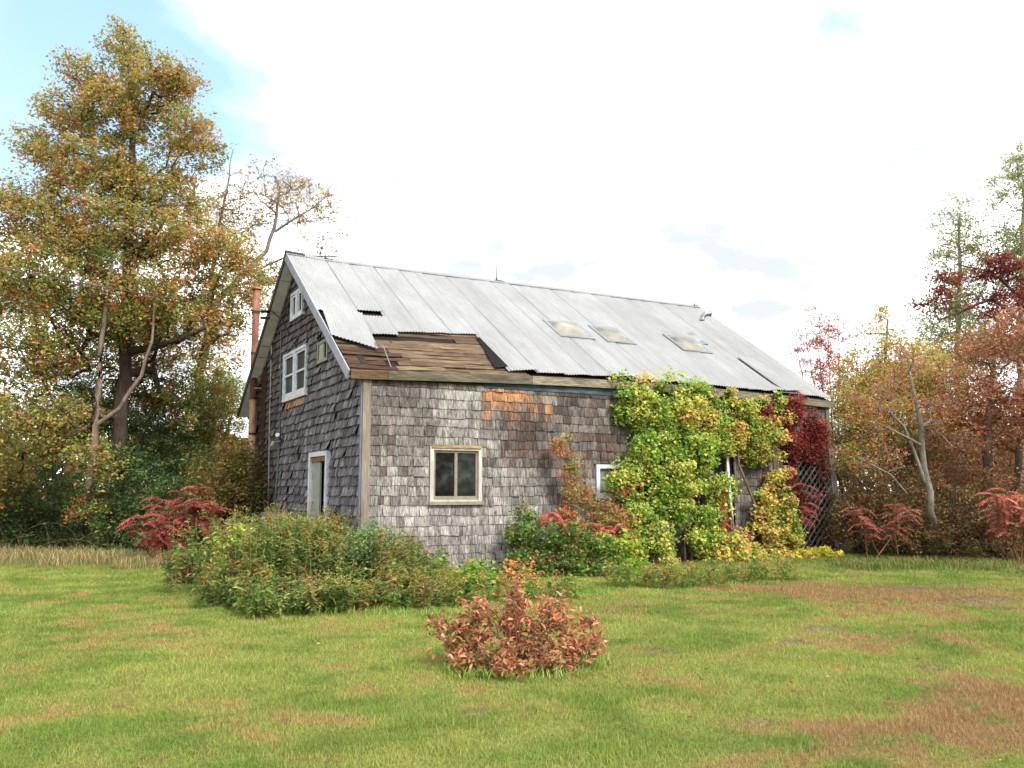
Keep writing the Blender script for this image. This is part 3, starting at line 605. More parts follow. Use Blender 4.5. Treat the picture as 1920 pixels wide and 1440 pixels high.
def plant(name, label, cat, trunks, ells, ncl, nlf, lsize, palette, bark=(120, 108, 96), clr=.35, group=None, kind='d', asp=.55, up=.5, twig=.006, step=.45, twigs=2, shell=.45, bare=0., face=None, tparts=('trunk', 'crown'), flat=.75, stuff=False, hc=.55, pull=.25, tipcol=None):
    """woody plant: trunks = list of [(xyz, radius)...]; clumps of leaves fill the ellipsoids, each reached by a branch"""
    if lsize < .34 and name != 'red_bush': nlf = int(nlf*LFN); lsize = lsize*LFS
    pos = []; par = []; rf = []
    for tr in trunks:
        first = True
        for k in range(len(tr)-1):
            (a, ra), (b, rb) = tr[k], tr[k+1]; a = np.asarray(a); b = np.asarray(b); n = max(1, int(np.linalg.norm(b-a)/.35))
            for i in range(n):
                t = i/n; pos.append(a*(1-t)+b*t+(rng.normal(0, .02, 3) if i else 0)); rf.append(ra*(1-t)+rb*t); par.append(-1 if first else len(pos)-2); first = False
        pos.append(np.asarray(tr[-1][0])); rf.append(tr[-1][1]); par.append(len(pos)-2)
    wts = np.array([e[2] for e in ells]); wts = wts/wts.sum(); cnt = rng.multinomial(ncl, wts); T = []; TC = []
    for e, k in zip(ells, cnt):
        if k == 0: continue
        v = rng.normal(size=(k, 3)); v /= np.linalg.norm(v, axis=1)[:, None]; r = rng.random((k, 1))**shell
        T.append(e[0]+v*r*e[1]); TC.append(pick(e[3] or palette, k))
    T = np.concatenate(T); TC = np.concatenate(TC); T[:, 2] = np.maximum(T[:, 2], .06)
    np0 = np.array(pos); dd = np.array([np.min(np.linalg.norm(np0-t, axis=1)) for t in T]); o = np.argsort(dd); T, TC = T[o], TC[o]
    cap = len(pos)+len(T)*30; PA = np.zeros((cap, 3)); PA[:len(pos)] = np0; n0 = len(pos); n = n0; LD = np.zeros(cap); tips = []
    for t in T:
        Q = PA[:n]; d = np.linalg.norm(Q-t, axis=1); cost = d+pull*np.maximum(0, Q[:, 2]-t[2])*1.6
        j = int(np.argmin(cost)); k = max(1, int(math.ceil(d[j]/step))); k = min(k, 28); a = PA[j]; up_ = np.array([0, 0, 1.])*min(.5, d[j]*.12)
        for i in range(1, k+1):
            u = i/k; q = a*(1-u)+t*u+up_*sin(pi*u)+(rng.normal(0, .04*min(1, d[j]), 3) if i < k else 0)
            PA[n] = q; par.append(j if i == 1 else n-1); rf.append(0); n += 1
        LD[n-1] += 1; tips.append(n-1)
    par = np.array(par); rf = np.array(rf)
    for i in range(n-1, -1, -1):
        if par[i] >= 0: LD[par[i]] += LD[i]
    rad = np.where(rf > 0, rf, np.minimum(twig*np.sqrt(np.maximum(LD[:n], 1)), 9))
    for i in range(n0, n): rad[i] = min(rad[i], rad[par[i]]*.9)
    isT = (rf > 0) & (par >= 0) & (np.where(par >= 0, rf[par], 0) > 0)
    i = np.where((par >= 0) & ~isT)[0]; A = PA[par[i]]; B = PA[i]; ra = np.minimum(rad[par[i]], np.where(rf[i] > 0, 9, rad[i]*1.35)); rb = rad[i]
    bc = lin(bark, .55); big = rb > .03
    root = empty(name, tuple(float(q) for q in trunks[0][0][0]), label=label, cat=cat, group=group)
    if stuff: root['kind'] = 'stuff'
    org = np.array(root.location); mb = MB(); Vs = []; Fs = []; Cs = []; nn = 0
    for mk_, sd_ in ((big, 8), (~big, 3)):
        if mk_.sum() == 0: continue
        V, F, _ = segtubes(A[mk_], B[mk_], ra[mk_], rb[mk_], bc, sd_); Vs.append(V); Fs.append(F+nn); nn += len(V)
    m_ = len(T)
    TP = np.repeat(T, nlf, 0); off = rng.normal(size=TP.shape); off /= np.linalg.norm(off, axis=1)[:, None]; off *= clr*rng.random((len(TP), 1))**.5*np.repeat(.6+.8*rng.random((m_, 1)), nlf, 0)
    LP = TP+off*np.array([1, 1, flat]); LP[:, 2] = np.maximum(LP[:, 2], .03)
    if twigs:
        id_ = np.arange(m_*nlf).reshape(m_, nlf)[:, :twigs].ravel(); A2 = np.repeat(T, twigs, 0); B2 = LP[id_]
        V, F, _ = segtubes(A2, B2, np.full(len(A2), twig*.7), np.full(len(A2), twig*.35), bc, 3); Vs.append(V); Fs.append(F+nn); nn += len(V)
    q0 = 0; tb_ = MB()
    for j in range(1, n0+1):
        if j == n0 or par[j] == -1:
            if j-q0 > 1: tb_.tube(PA[q0:j], rf[q0:j], bc, 9, False)
            q0 = j
    V = np.concatenate(tb_.V); Vs.append(V); Fs.append(np.concatenate(tb_.F)+nn); nn += len(V)
    V = np.concatenate(Vs); tr_o = mesh(tparts[0], V-org, np.concatenate(Fs), bc, M['bark'], root, smooth=True)
    LC = np.repeat(TC, nlf, 0); alt = pick(palette, len(LC)); mixr = (rng.random((len(LC), 1)) > hc); LC = np.where(mixr, alt, LC)
    if bare > 0:
        kp = rng.random(len(LP)) > bare; LP, LC = LP[kp], LC[kp]
    V, F, c = leaves(LP, lsize, LC, kind, asp, up, face)
    mesh(tparts[1], V-org, F, c, M['leaf'], root)
    return root

BIG = pal((5, (152, 148, 78)), (4, (172, 158, 86)), (2.6, (188, 142, 90)), (1.9, (196, 122, 82)), (4, (126, 136, 68)), (1, (166, 134, 110)))
BIGLO = pal((4, (124, 138, 66)), (3, (144, 150, 74)), (2.2, (196, 120, 78)), (3, (98, 120, 58)), (.8, (204, 140, 94)))
Yt = 24
tb = gp(215, 1012); trunkA = [[(tb, .24), (at(218, 860, Yt), .20), (at(236, 700, Yt), .17), (at(238, 560, Yt), .15), (at(245, 400, Yt), .13), (at(250, 250, Yt), .08), (at(240, 110, Yt), .03)],
          [(at(238, 660, Yt), .12), (at(300, 648, Yt-.6), .09), (at(345, 632, Yt-1), .07), (at(385, 615, Yt-1.2), .04)]]
E_ = [ell(238, 95, 40, 45, Yt, 1), ell(175, 150, 60, 45, Yt, 1.4), ell(300, 160, 60, 60, Yt, 1.4), ell(345, 150, 38, 28, Yt, .8), ell(240, 215, 95, 70, Yt, 2), ell(365, 265, 55, 55, Yt, 1.5), ell(130, 230, 55, 55, Yt, 1.4), ell(70, 290, 38, 45, Yt, 1.2), ell(175, 330, 110, 70, Yt, 2.2),
      ell(300, 360, 100, 70, Yt, 2.2), ell(60, 400, 80, 70, Yt, 2.4), ell(180, 440, 130, 75, Yt, 2.8), ell(340, 460, 110, 65, Yt, 2.4), ell(-30, 480, 80, 90, Yt, 2.6, 1, BIGLO), ell(90, 540, 120, 80, Yt-1, 2.8, 1.1, BIGLO), ell(300, 560, 130, 55, Yt, 2.4), ell(430, 500, 55, 75, Yt, 1.6, .7),
      ell(55, 650, 105, 80, Yt-1.4, 2.4, 1.1, BIGLO), ell(60, 790, 105, 75, Yt-1.8, 2.2, 1., BIGLO), ell(180, 860, 50, 45, Yt-2, 1.2, .5, BIGLO), ell(-40, 900, 80, 60, Yt-1.5, 2, 1, BIGLO), ell(400, 590, 60, 50, Yt, 1.6, .6), ell(465, 560, 45, 60, Yt+1, 1.4, .5), ell(230, 640, 150, 70, Yt+2.6, 1.4, .8, BIGLO), ell(320, 690, 70, 60, Yt+1.8, 1.2, .6, BIGLO), ell(270, 600, 130, 50, Yt-.6, 1.4, .7, BIGLO), ell(395, 660, 60, 50, Yt, 1.2, .5), ell(235, 740, 110, 60, Yt+2.4, 1.2, .5, BIGLO), ell(330, 770, 60, 60, Yt+1.5, 1., .5, BIGLO)]
plant('oak_tree', 'tall spreading tree with rusty orange and olive leaves at the left edge', 'tree', trunkA, E_, 2500, 46, .125, BIG, (92, 80, 70), .36, flat=.95, twig=.008, twigs=3, asp=.62)
# young pale double trunk in front of it
Yy = 22.4; b0 = gp(160, 1020)
plant('sapling', 'slim pale trunk with a forked branch in front of the big left tree', 'tree',
      [[(b0, .10), (at(163, 930, Yy), .09), (at(180, 800, Yy), .085), (at(188, 660, Yy), .07), (at(203, 560, Yy), .05), (at(212, 480, Yy), .03)],
       [(at(176, 800, Yy), .06), (at(225, 765, Yy), .055), (at(265, 705, Yy), .045), (at(285, 640, Yy), .035), (at(290, 560, Yy), .02)]],
      [ell(205, 470, 40, 50, Yy), ell(292, 540, 40, 50, Yy), ell(160, 960, 40, 30, Yy)], 60, 40, .10, BIGLO, (140, 124, 108), .35)
# sparse tree behind the barn's left end
SP = pal((3, (170, 150, 90)), (2, (150, 134, 84)), (2, (190, 150, 84)), (1, (130, 110, 90)))
Ys = 29; b0 = gp(395, 975)
plant('sparse_tree', 'half bare tree with thin twigs rising behind the left end of the roof', 'tree',
      [[(b0, .2), (at(372, 700, Ys), .16), (at(410, 560, Ys), .12), (at(500, 470, Ys), .07), (at(515, 425, Ys), .06), (at(525, 360, Ys), .03)],
       [(at(515, 435, Ys), .05), (at(560, 405, Ys), .035), (at(610, 370, Ys), .015)], [(at(395, 620, Ys), .09), (at(400, 470, Ys), .06), (at(430, 330, Ys), .03), (at(437, 280, Ys), .015)],
       [(at(450, 520, Ys), .05), (at(540, 480, Ys), .035), (at(640, 480, Ys), .02)]],
      [ell(525, 370, 70, 75, Ys, 2, .7), ell(600, 400, 60, 60, Ys, 1.6, .7), ell(440, 400, 50, 90, Ys, 1.6, 1.2), ell(490, 520, 60, 50, Ys, 2, 2.0, BIG), ell(610, 470, 50, 20, Ys, 1.5, .8), ell(430, 600, 50, 60, Ys, 1.6, 1.4, BIG)], 420, 15, .13, SP, (150, 138, 132), .42, twigs=7, twig=.008, bare=.1)
# ------ dark understory at the left
UND = pal((4, (66, 90, 54)), (3, (82, 106, 60)), (2, (102, 120, 66)), (.8, (132, 130, 70)))
UND2 = pal((3, (104, 108, 54)), (2, (132, 122, 60)), (2, (150, 104, 66)), (1.5, (76, 92, 44)))
def bush_tr(g, h, n=5, r=.02, sp=.5):
    out = []
    for i in range(n):
        a = rng.random()*2*pi; p = g+np.array([cos(a), sin(a), 0])*.12*rng.random(); q = g+np.array([cos(a)*sp, sin(a)*sp, h*(.6+.4*rng.random())])
        out.append([(p, r), ((p+q)/2+np.array([0, 0, .1]), r*.7), (q, r*.4)])
    return out
for i, (px, py, rx, ry, Yq, pl, lab) in enumerate((
        (-40, 960, 100, 70, 24, UND, 'dark shrub cut by the left edge behind the dead grass'), (90, 950, 100, 80, 24.6, UND, 'dark green shrub under the big tree left of the pale trunk'),
        (230, 930, 90, 100, 23.6, UND, 'dark green shrub at the foot of the pale trunk'), (300, 800, 90, 100, 26, UND, 'tall dark leafy shrub right of the forked pale branch'),
        (340, 960, 80, 75, 23.2, UND, 'dark green bush behind the crimson sumac'), (400, 780, 60, 90, 27.5, UND2, 'olive and rusty shrub left of the stove pipe'),
        (430, 900, 60, 75, 22.5, UND2, 'olive shrub between the crimson sumac and the stove pipe'), (120, 740, 110, 90, 27, UND, 'dark shrub mass deep behind the big tree trunk'), (400, 720, 55, 60, 30, pal((3, (120, 140, 70)), (2, (150, 156, 80)), (1, (90, 114, 56))), 'small green tree seen in the gap left of the barn'), (240, 730, 110, 90, 28, UND, 'dark green tree mass right behind the big trunk'))):
    g = gp(px, 1010) if Yq < 25 else np.array([at(px, 900, Yq)[0], Yq, 0]); g[1] = Yq; g[0] = at(px, py, Yq)[0]; top = at(px, py, Yq)[2]
    plant('understory_shrub', lab, 'shrub', bush_tr(g, top, 5, .035, .8), [ell(px, py, rx, ry, Yq, 1.3), ell(px-rx*.4, py+ry*.5, rx*.7, ry*.6, Yq-.3, 1.), ell(px+rx*.4, py+ry*.4, rx*.7, ry*.6, Yq, 1.), ell(px, py+ry*.9, rx, ry*.45, Yq, 1.)],
          150, 52, .12, pl, (90, 80, 70), .38, group='understory shrubs on the left', twigs=1, tparts=('stems', 'foliage'))
# far woods closing the view behind
def woods(name, label, x0, x1, Y0, Y1, h, n, pl):
    X_ = x0+(x1-x0)*rng.random(n); Yy_ = Y0+(Y1-Y0)*rng.random(n); top = h*(.6+.6*fbm(X_, Yy_*.3, .25)); Z_ = top*rng.random(n)**.8
    V, F, c = leaves(np.stack([X_, Yy_, Z_], -1), .34, pick(pl, n)*(.8), 'd', .7, .4); return mesh(name, V, F, c, M['leaf'], label=label, cat='woods', kind='stuff')
woods('far_woods', 'distant olive woods seen low behind the left trees', -32, -7.5, 33, 42, 4.0, 22000, UND2)
woods('far_woods', 'distant brownish woods seen low behind the right thicket', 14, 34, 27, 40, 4.6, 22000, pal((3, (110, 84, 58)), (3, (96, 96, 52)), (2, (130, 84, 64)), (2, (60, 66, 40))))

woods('facing_woods', 'woods across the lawn behind the photographer mirrored in the window panes', 16, 46, -32, 0, 9.5, 24000, UND2)

# ------ right side
REDT = pal((3, (216, 120, 104)), (3, (206, 96, 84)), (2, (196, 140, 96)), (1, (176, 150, 110)))
YG = pal((4, (184, 172, 88)), (3, (162, 160, 82)), (2, (186, 150, 84)), (1.4, (190, 116, 82)))
BIR = pal((4, (150, 156, 104)), (3, (132, 142, 84)), (2, (176, 164, 96)), (1, (120, 128, 96)))
MAR = pal((4, (120, 52, 48)), (3, (98, 44, 44)), (2, (150, 74, 54)), (1, (136, 96, 60)))
RUST = pal((5, (176, 118, 88)), (4, (142, 92, 68)), (3, (180, 126, 90)), (2, (120, 84, 64)), (2, (140, 120, 74)))
BRN = pal((4, (132, 100, 72)), (3, (108, 88, 62)), (3, (144, 124, 74)), (2, (156, 102, 76)), (2.4, (100, 108, 60)))
def T_(px, y0, y1, Y, r, dx=0): 
    return [(np.array([at(px, 900, Y)[0], Y, 0]), r), (at(px+dx*.5, (y0+y1)/2, Y), r*.7), (at(px+dx, y1, Y), r*.25)]
plant('thin_red_tree', 'thin tree with sparse pink red leaves beyond the far roof corner', 'tree', [T_(1572+i*3, 1000, 600+abs(i)*9, 26, .035, i*17) for i in range(-4, 4)],
      [ell(1530, 640, 45, 65, 26, 1.4, .7), ell(1570, 620, 35, 50, 26, 1.2, .6), ell(1575, 700, 50, 45, 26, 1.4, 1.3), ell(1545, 720, 30, 30, 26, 1, .8)], 190, 15, .10, REDT, (170, 144, 142), .32, twigs=9, twig=.0075)
plant('yellow_tree', 'yellow green small tree right of the barn with airy top', 'tree', [T_(1640, 1000, 600, 23, .09, 25), T_(1700, 1000, 640, 23, .08, 10)],
      [ell(1650, 620, 45, 50, 23, 1.2, .5), ell(1690, 700, 70, 70, 23, 1.6, 1.3), ell(1610, 720, 55, 70, 23, 1.4, .9), ell(1740, 720, 60, 60, 23, 1.4), ell(1660, 790, 90, 60, 22.5, 1.5), ell(1590, 790, 35, 60, 22.8, 1, .8)], 560, 34, .10, YG, (130, 112, 100), .32, twigs=4)
plant('birch_tree', 'pale green birch standing behind the dark red oak branches', 'tree', [T_(1790, 1000, 400, 28, .14, 10), T_(1850, 1000, 560, 28, .1, 20)],
      [ell(1800, 410, 35, 45, 28, 1.2, .7), ell(1785, 480, 50, 60, 28, 1.4, 1), ell(1810, 560, 75, 60, 28, 1.8, 1), ell(1770, 620, 70, 60, 28, 1.8), ell(1860, 480, 50, 50, 28, 1.5), ell(1840, 640, 70, 70, 28, 2)], 420, 26, .12, BIR, (150, 146, 140), .4, twigs=6)
plant('birch_tree', 'tallest pale tree cut off by the right edge', 'tree', [T_(1905, 1000, 330, 27, .14, 15)],
      [ell(1905, 350, 35, 70, 27, 1.3, 1), ell(1895, 450, 45, 55, 27, 1.5, 1), ell(1935, 300, 35, 40, 27, 1.2, 1), ell(1930, 520, 60, 60, 27, 1.6)], 260, 28, .11, BIR, (150, 146, 140), .38, twigs=6)
plant('red_oak', 'dark maroon leaved oak reaching in from the right edge', 'tree', [T_(1960, 1000, 560, 24.5, .16, 0), [(at(1960, 640, 24.5), .08), (at(1860, 560, 24.5), .05), (at(1760, 600, 24.5), .025)], [(at(1960, 600, 24.5), .07), (at(1860, 510, 24.5), .03), (at(1790, 495, 24.5), .015)]],
      [ell(1790, 520, 45, 22, 24.5, .8, 1.2), ell(1770, 565, 55, 28, 24.5, .8), ell(1870, 500, 50, 26, 24.5, .9, 1.2), ell(1890, 570, 55, 40, 24.5, 1.2, 1.2), ell(1930, 520, 40, 40, 24.5, 1.2)], 130, 34, .12, MAR, (96, 82, 76), .28, twigs=3)
plant('rust_tree', 'rust brown rounded tree at the right edge', 'tree', [[(gp(1860, 1040), .14), (at(1850, 850, 20.5), .11), (at(1860, 700, 20.5), .05)], [(gp(1880, 1040), .1), (at(1910, 850, 20.5), .08), (at(1930, 700, 20.5), .04)]],
      [ell(1880, 650, 75, 55, 20.5, 1.4), ell(1850, 740, 95, 70, 20.5, 1.6), ell(1920, 780, 90, 70, 20.5, 1.4), ell(1800, 800, 60, 55, 20.5, 1.2, .7), ell(1940, 620, 60, 60, 20.5, 1.3)], 430, 52, .085, RUST, (120, 100, 90), .32, twigs=2)
gt = at(1745, 850, 20); 
plant('grey_tree', 'leaning grey trunk tree with bare side branches at the right thicket', 'tree',
      [[(gp(1772, 1045), .085), (at(1745, 960, 20), .075), (at(1733, 880, 20), .07), (at(1727, 800, 20), .06), (at(1712, 730, 20), .035), (at(1700, 660, 20), .015)], [(at(1735, 905, 20), .05), (at(1715, 850, 20), .04), (at(1695, 800, 19.8), .03), (at(1655, 750, 19.7), .012)],
       [(at(1727, 835, 20), .035), (at(1680, 810, 19.8), .025), (at(1640, 790, 19.6), .01)], [(at(1700, 925, 20), .02), (at(1670, 890, 19.8), .02), (at(1605, 855, 19.6), .01)]],
      [ell(1700, 700, 60, 55, 20, 1.2), ell(1650, 760, 60, 50, 19.8, 1), ell(1640, 850, 60, 40, 19.8, 1, .7), ell(1760, 780, 50, 60, 20, 1)], 150, 22, .085, pal((3, (176, 104, 74)), (2, (150, 110, 70)), (2, (160, 140, 70))), (150, 142, 132), .32, twigs=4)
for i, (px, py, rx, ry, Yq, pl, lab) in enumerate((
        (1610, 930, 60, 90, 21.5, BRN, 'brown and olive bush just right of the barn corner'), (1600, 830, 45, 70, 22.5, YG, 'yellow olive bush brushing the barn far corner'), (1690, 960, 70, 85, 20.8, BRN, 'brown twiggy bush left of the leaning grey trunk'),
        (1780, 950, 70, 100, 20.6, BRN, 'brown twiggy bush right of the leaning grey trunk'), (1870, 960, 80, 90, 20.2, BRN, 'dark brown bush at the right edge under the rust tree'), (1950, 930, 70, 110, 20.8, BRN, 'brown bush cut by the right edge'),
        (1730, 850, 90, 80, 23.5, BRN, 'brown olive shrub filling behind the leaning trunk'), (1840, 860, 90, 80, 23, RUST, 'russet shrub deep behind the brown bushes'))):
    g = at(px, py, Yq); top = g[2]; g = np.array([g[0], Yq, 0])
    plant('thicket_bush', lab, 'bush', bush_tr(g, top+.8, 11, .022, 1.1), [ell(px, py, rx, ry, Yq, 1.1), ell(px-rx*.4, py+ry*.5, rx*.7, ry*.5, Yq-.2, .9), ell(px+rx*.4, py+ry*.4, rx*.7, ry*.6, Yq, .9), ell(px, py+ry*.85, rx, ry*.35, Yq, .8, .5)],
          150, 46, .085, pl, (112, 92, 80), .32, group='thicket bushes right of the barn', twigs=4, tparts=('stems', 'foliage'))

BRN = [(w, c*1.15) for w, c in BRN]
plant('olive_tree', 'soft olive yellow tree filling between the yellow tree and the rust tree', 'tree', [T_(1790, 1000, 680, 25.5, .10, 10), T_(1740, 1000, 700, 25.5, .07, -5)],
      [ell(1770, 690, 75, 60, 25.5, 1.5), ell(1720, 740, 60, 50, 25.5, 1.3), ell(1830, 660, 60, 60, 25.5, 1.3), ell(1800, 770, 80, 60, 25.3, 1.5)], 300, 34, .10, pal((4, (156, 146, 78)), (3, (132, 134, 70)), (2, (170, 132, 84))), (130, 112, 100), .34, twigs=3)
plant('olive_tree', 'loose olive and pink tree filling beyond the far roof corner', 'tree', [T_(1600, 1000, 740, 25, .08, 6)],
      [ell(1590, 770, 45, 60, 25, 1.2), ell(1640, 740, 55, 60, 25, 1.2)], 130, 32, .10, pal((3, (156, 142, 80)), (3, (184, 126, 92)), (1, (120, 124, 66))), (130, 112, 100), .32, twigs=4)

# ------ vine on the front wall
def wl(px, py, off):                             # photo pixel on a plane standing 'off' in front of the front wall
    d = ray(px, py); O = np.array([0, 0, CAMH]); P0 = BC-Vv*off; t = ((P0-O)@Vv)/(d@Vv); return O+d*t
def wel(px, py, rx, ry, off, th, w=1., p=None):
    c = wl(px, py, off); k = c[1]/FPX; return (c, np.array([rx*k*1.0, max(th, rx*k*.55), ry*k]), w*rx*ry, p)
BR_ = lambda p, k: [(w, c*k) for w, c in p]
VG = pal((4, (124, 152, 60)), (4, (154, 168, 70)), (3, (176, 178, 84)), (2.6, (100, 130, 54)), (1.2, (192, 160, 90)))
VY = pal((4, (182, 172, 80)), (3, (162, 166, 72)), (2, (192, 158, 90)), (3, (138, 154, 64)), (1.2, (186, 136, 90)))
VD = pal((3, (84, 124, 44)), (3, (110, 146, 50)), (1, (150, 160, 58)))
def blobs(regs, n, lo, hi, off, pals):
    out = []; w = np.array([q[2]*q[3] for q in regs], float); w /= w.sum()
    for _ in range(n):
        q = regs[rng.choice(len(regs), p=w)]; a = rng.random()*2*pi; rr = rng.random()**.45*1.05; k = lo+(hi-lo)*rng.random()**1.5
        px = q[0]+cos(a)*rr*q[2]; py = max(q[1]+sin(a)*rr*q[3], 720+(px-1240)*.10+k*.45)
        out.append(wel(px, py, k, k*(1.1+1.2*rng.random()), q[4]*(.5+.9*rng.random())+.04, off*(.5+.8*rng.random()), 1., pals[rng.choice(len(pals))]))
    return out
VG = [(w, c*1.22+[.03, .0, .012]) for w, c in VG]; VY = [(w, c*1.15+[.02, 0, .012]) for w, c in VY]; VD = BR_(VD, 1.2)
def stem(px0, px1, off0, off1, r=.03, n=1):
    out = []
    for i in range(n):
        a = wl(px0[0]+rng.normal(0, 8), px0[1], off0); a[2] = 0; b = wl(*px1, off1); m_ = (a+b)/2+rng.normal(0, .12, 3); out.append([(a, r), (m_, r*.8), (b, r*.4)])
    return out
plant('climbing_vine', 'thick green vine mass climbing from ground to eave at the middle of the front wall', 'vine',
      stem((1215, 1080), (1215, 760), .3, .2, .035, 2)+stem((1290, 1080), (1290, 760), .4, .2, .03, 2)+stem((1240, 1080), (1250, 900), .7, .3, .02, 2),
      blobs([(1245, 745, 75, 52, .2), (1202, 790, 34, 60, .15), (1300, 790, 55, 60, .2), (1250, 880, 85, 80, .35), (1308, 930, 42, 90, .45), (1205, 960, 45, 90, .45), (1280, 1020, 75, 60, .6), (1185, 905, 25, 40, .3), (1250, 712, 22, 18, .2)], 90, 9, 32, .22, [VG, VG, VG, VD, VD, VY]),
      470, 96, .088, VG, (120, 100, 84), .25, kind='d', asp=.95, twigs=2, twig=.005, face=(.25, -.45, 0), tparts=('stems', 'foliage'), step=.35)
plant('climbing_vine', 'yellow green vine arching from the eave down to the ground left of the lattice', 'vine',
      stem((1440, 1080), (1440, 780), .3, .2, .03, 2)+stem((1385, 1060), (1360, 770), .25, .15, .02, 2)+[[(wl(1470, 1060, .4), .04), (wl(1425, 970, .4), .035), (wl(1385, 870, .3), .025), (wl(1370, 780, .2), .015)]],
      blobs([(1365, 770, 50, 34, .2), (1425, 800, 46, 46, .2), (1345, 815, 26, 34, .25), (1452, 880, 22, 80, .3), (1455, 970, 28, 60, .4), (1430, 1045, 60, 34, .5), (1365, 1052, 50, 28, .5), (1490, 1020, 20, 50, .35), (1462, 785, 12, 30, .25), (1412, 830, 20, 24, .12)], 80, 7, 26, .18, [VY, VY, VG, VY, VD]),
      300, 84, .085, VY, (140, 122, 92), .22, kind='d', asp=.95, twigs=2, twig=.005, face=(.25, -.45, 0), tparts=('stems', 'foliage'), step=.35)
plant('low_vine', 'low yellow creeper spreading on the ground under the lattice', 'vine', bush_tr(wl(1530, 1070, .8)*[1, 1, 0], .3, 5, .012, .9),
      [wel(1500, 1062, 50, 16, .6, .4), wel(1550, 1066, 32, 14, .7, .35)], 55, 42, .11, pal((4, (206, 196, 80)), (3, (180, 184, 70)), (1, (206, 150, 90))), (120, 100, 84), .2, kind='d', asp=.95, twigs=1, tparts=('stems', 'foliage'))
CR = pal((5, (142, 50, 52)), (3, (112, 40, 46)), (2, (166, 76, 68)), (1.6, (140, 96, 72)))
CRB = pal((3, (150, 90, 78)), (3, (124, 84, 66)), (2, (170, 96, 84)), (1, (120, 100, 60)))
plant('red_creeper', 'crimson creeper hanging from the eave above the lattice', 'vine',
      [[(wl(x, 1030, .12)*[1, 1, 0], .012), (wl(x+rng.normal(0, 8), 900, .14), .011), (wl(x+rng.normal(0, 8), 790, .12), .006)] for x in (1480, 1495, 1505, 1515, 1530, 1545)],
      blobs([(1430, 772, 24, 12, .12), (1495, 790, 58, 34, .15), (1520, 830, 42, 40, .15)], 46, 6, 20, .1, [CR, CR, CR, CRB])+blobs([(1500, 890, 50, 60, .12), (1470, 930, 26, 60, .14)], 22, 6, 14, .08, [CRB, CRB, CRB, CR]),
      190, 60, .075, CR, (120, 92, 80), .2, kind='d', asp=.6, twigs=4, twig=.0045, face=(.25, -.45, 0), tparts=('stems', 'foliage'), step=.3)

# ------ sumacs: drooping feathered leaves
def sumac(name, label, stems, nfr, flen, palette, seed=0, lf=.085, cat='sumac', hang=.5):
    """stems = list of polylines; each top and upper half carries pinnate fronds"""
    nfr = int(nfr*1.5); lf = lf*.8; flen = flen*.85; palette = [(w, c*.82+c.mean()*.22) for w, c in palette]
    root = empty(name, tuple(float(q) for q in stems[0][0]*[1, 1, 1]), label=label, cat=cat); org = np.array(root.location)
    mb = MB(); LP = []; LD = []; LC = []; LS = []
    for st in stems:
        st = np.asarray(st, float); mb.tube(st-org, np.linspace(.018, .007, len(st)), lin((130, 98, 76), .5), 5)
        sg = np.linalg.norm(np.diff(st, axis=0), axis=1); cum = np.concatenate([[0], np.cumsum(sg)])
        for k in range(nfr):
            u = cum[-1]*(1-.55*rng.random()**1.3); p = np.array([np.interp(u, cum, st[:, i]) for i in range(3)]); a = rng.random()*2*pi; ln = flen*(.7+.5*rng.random())
            d = np.array([cos(a), sin(a), .1+.9*rng.random()]); q = [p]; cc = palette[rng.choice(len(palette), p=np.array([x[0] for x in palette])/sum(x[0] for x in palette))][1]
            for i in range(7): d = d+np.array([0, 0, -hang*.42]); d /= np.linalg.norm(d); q.append(q[-1]+d*ln/7)
            q = np.array(q); mb.tube(q-org, np.linspace(.005, .002, 8), lin((150, 80, 66), .5), 3, False)
            for i in range(1, 8):
                dd = q[i]-q[i-1]; dd /= np.linalg.norm(dd); sd_ = np.cross(dd, [0, 0, 1]); sd_ /= np.linalg.norm(sd_)+1e-6
                for t2 in (0, .5):
                    pp_ = q[i-1]*(1-t2)+q[i]*t2
                    for s_ in (-1, 1):
                        l_ = sd_*s_+dd*.45+np.array([0, 0, -.35])+rng.normal(0, .12, 3); l_ /= np.linalg.norm(l_); LP.append(pp_); LD.append(l_); LS.append(lf*(.6+.6*sin(pi*min(1, i/7.5)))*(.8+.4*rng.random())); LC.append(cc*(.75+.5*rng.random()))
    P = np.array(LP); D = np.array(LD); Z = np.array(LS)[:, None]; n = len(P); sd_ = np.cross(D, [0, 0, 1.]); sd_ /= np.linalg.norm(sd_, axis=1)[:, None]+1e-6
    V = np.stack([P, P+D*Z*.45+sd_*Z*.14, P+D*Z, P+D*Z*.45-sd_*Z*.14], 1).reshape(-1, 3); F = (np.array([[0, 1, 2], [0, 2, 3]])[None]+4*np.arange(n)[:, None, None]).reshape(-1, 3)
    mb.build('stems', M['bark'], root); mesh('foliage', V-org, F, np.repeat(np.array(LC), 4, 0), M['leaf'], root); return root
RS = pal((4, (186, 62, 58)), (3, (156, 54, 50)), (3, (146, 88, 66)), (2, (130, 104, 66)))
def sst(px, py, px2, py2, Y, n, sx=25, sy=25):
    out = []
    for i in range(n):
        g = at(px+rng.normal(0, sx*.3), 950, Y); g[2] = 0; t = at(px2+rng.normal(0, sx), py2+abs(rng.normal(0, sy)), Y+rng.normal(0, .2)); out.append([g, (g*.5+t*.5)+rng.normal(0, .06, 3), t])
    return out
sumac('sumac', 'crimson sumac bush left of the stove pipe', sst(345, 1040, 350, 900, 19.5, 7, 38, 30)+sst(300, 1040, 300, 965, 19, 4, 18, 22), 13, .6, RS, lf=.13)
sumac('sumac', 'small red sumac at the left tip of the weed patch', sst(350, 1100, 345, 1050, 15.0, 3, 8, 12), 8, .35, RS, lf=.08)
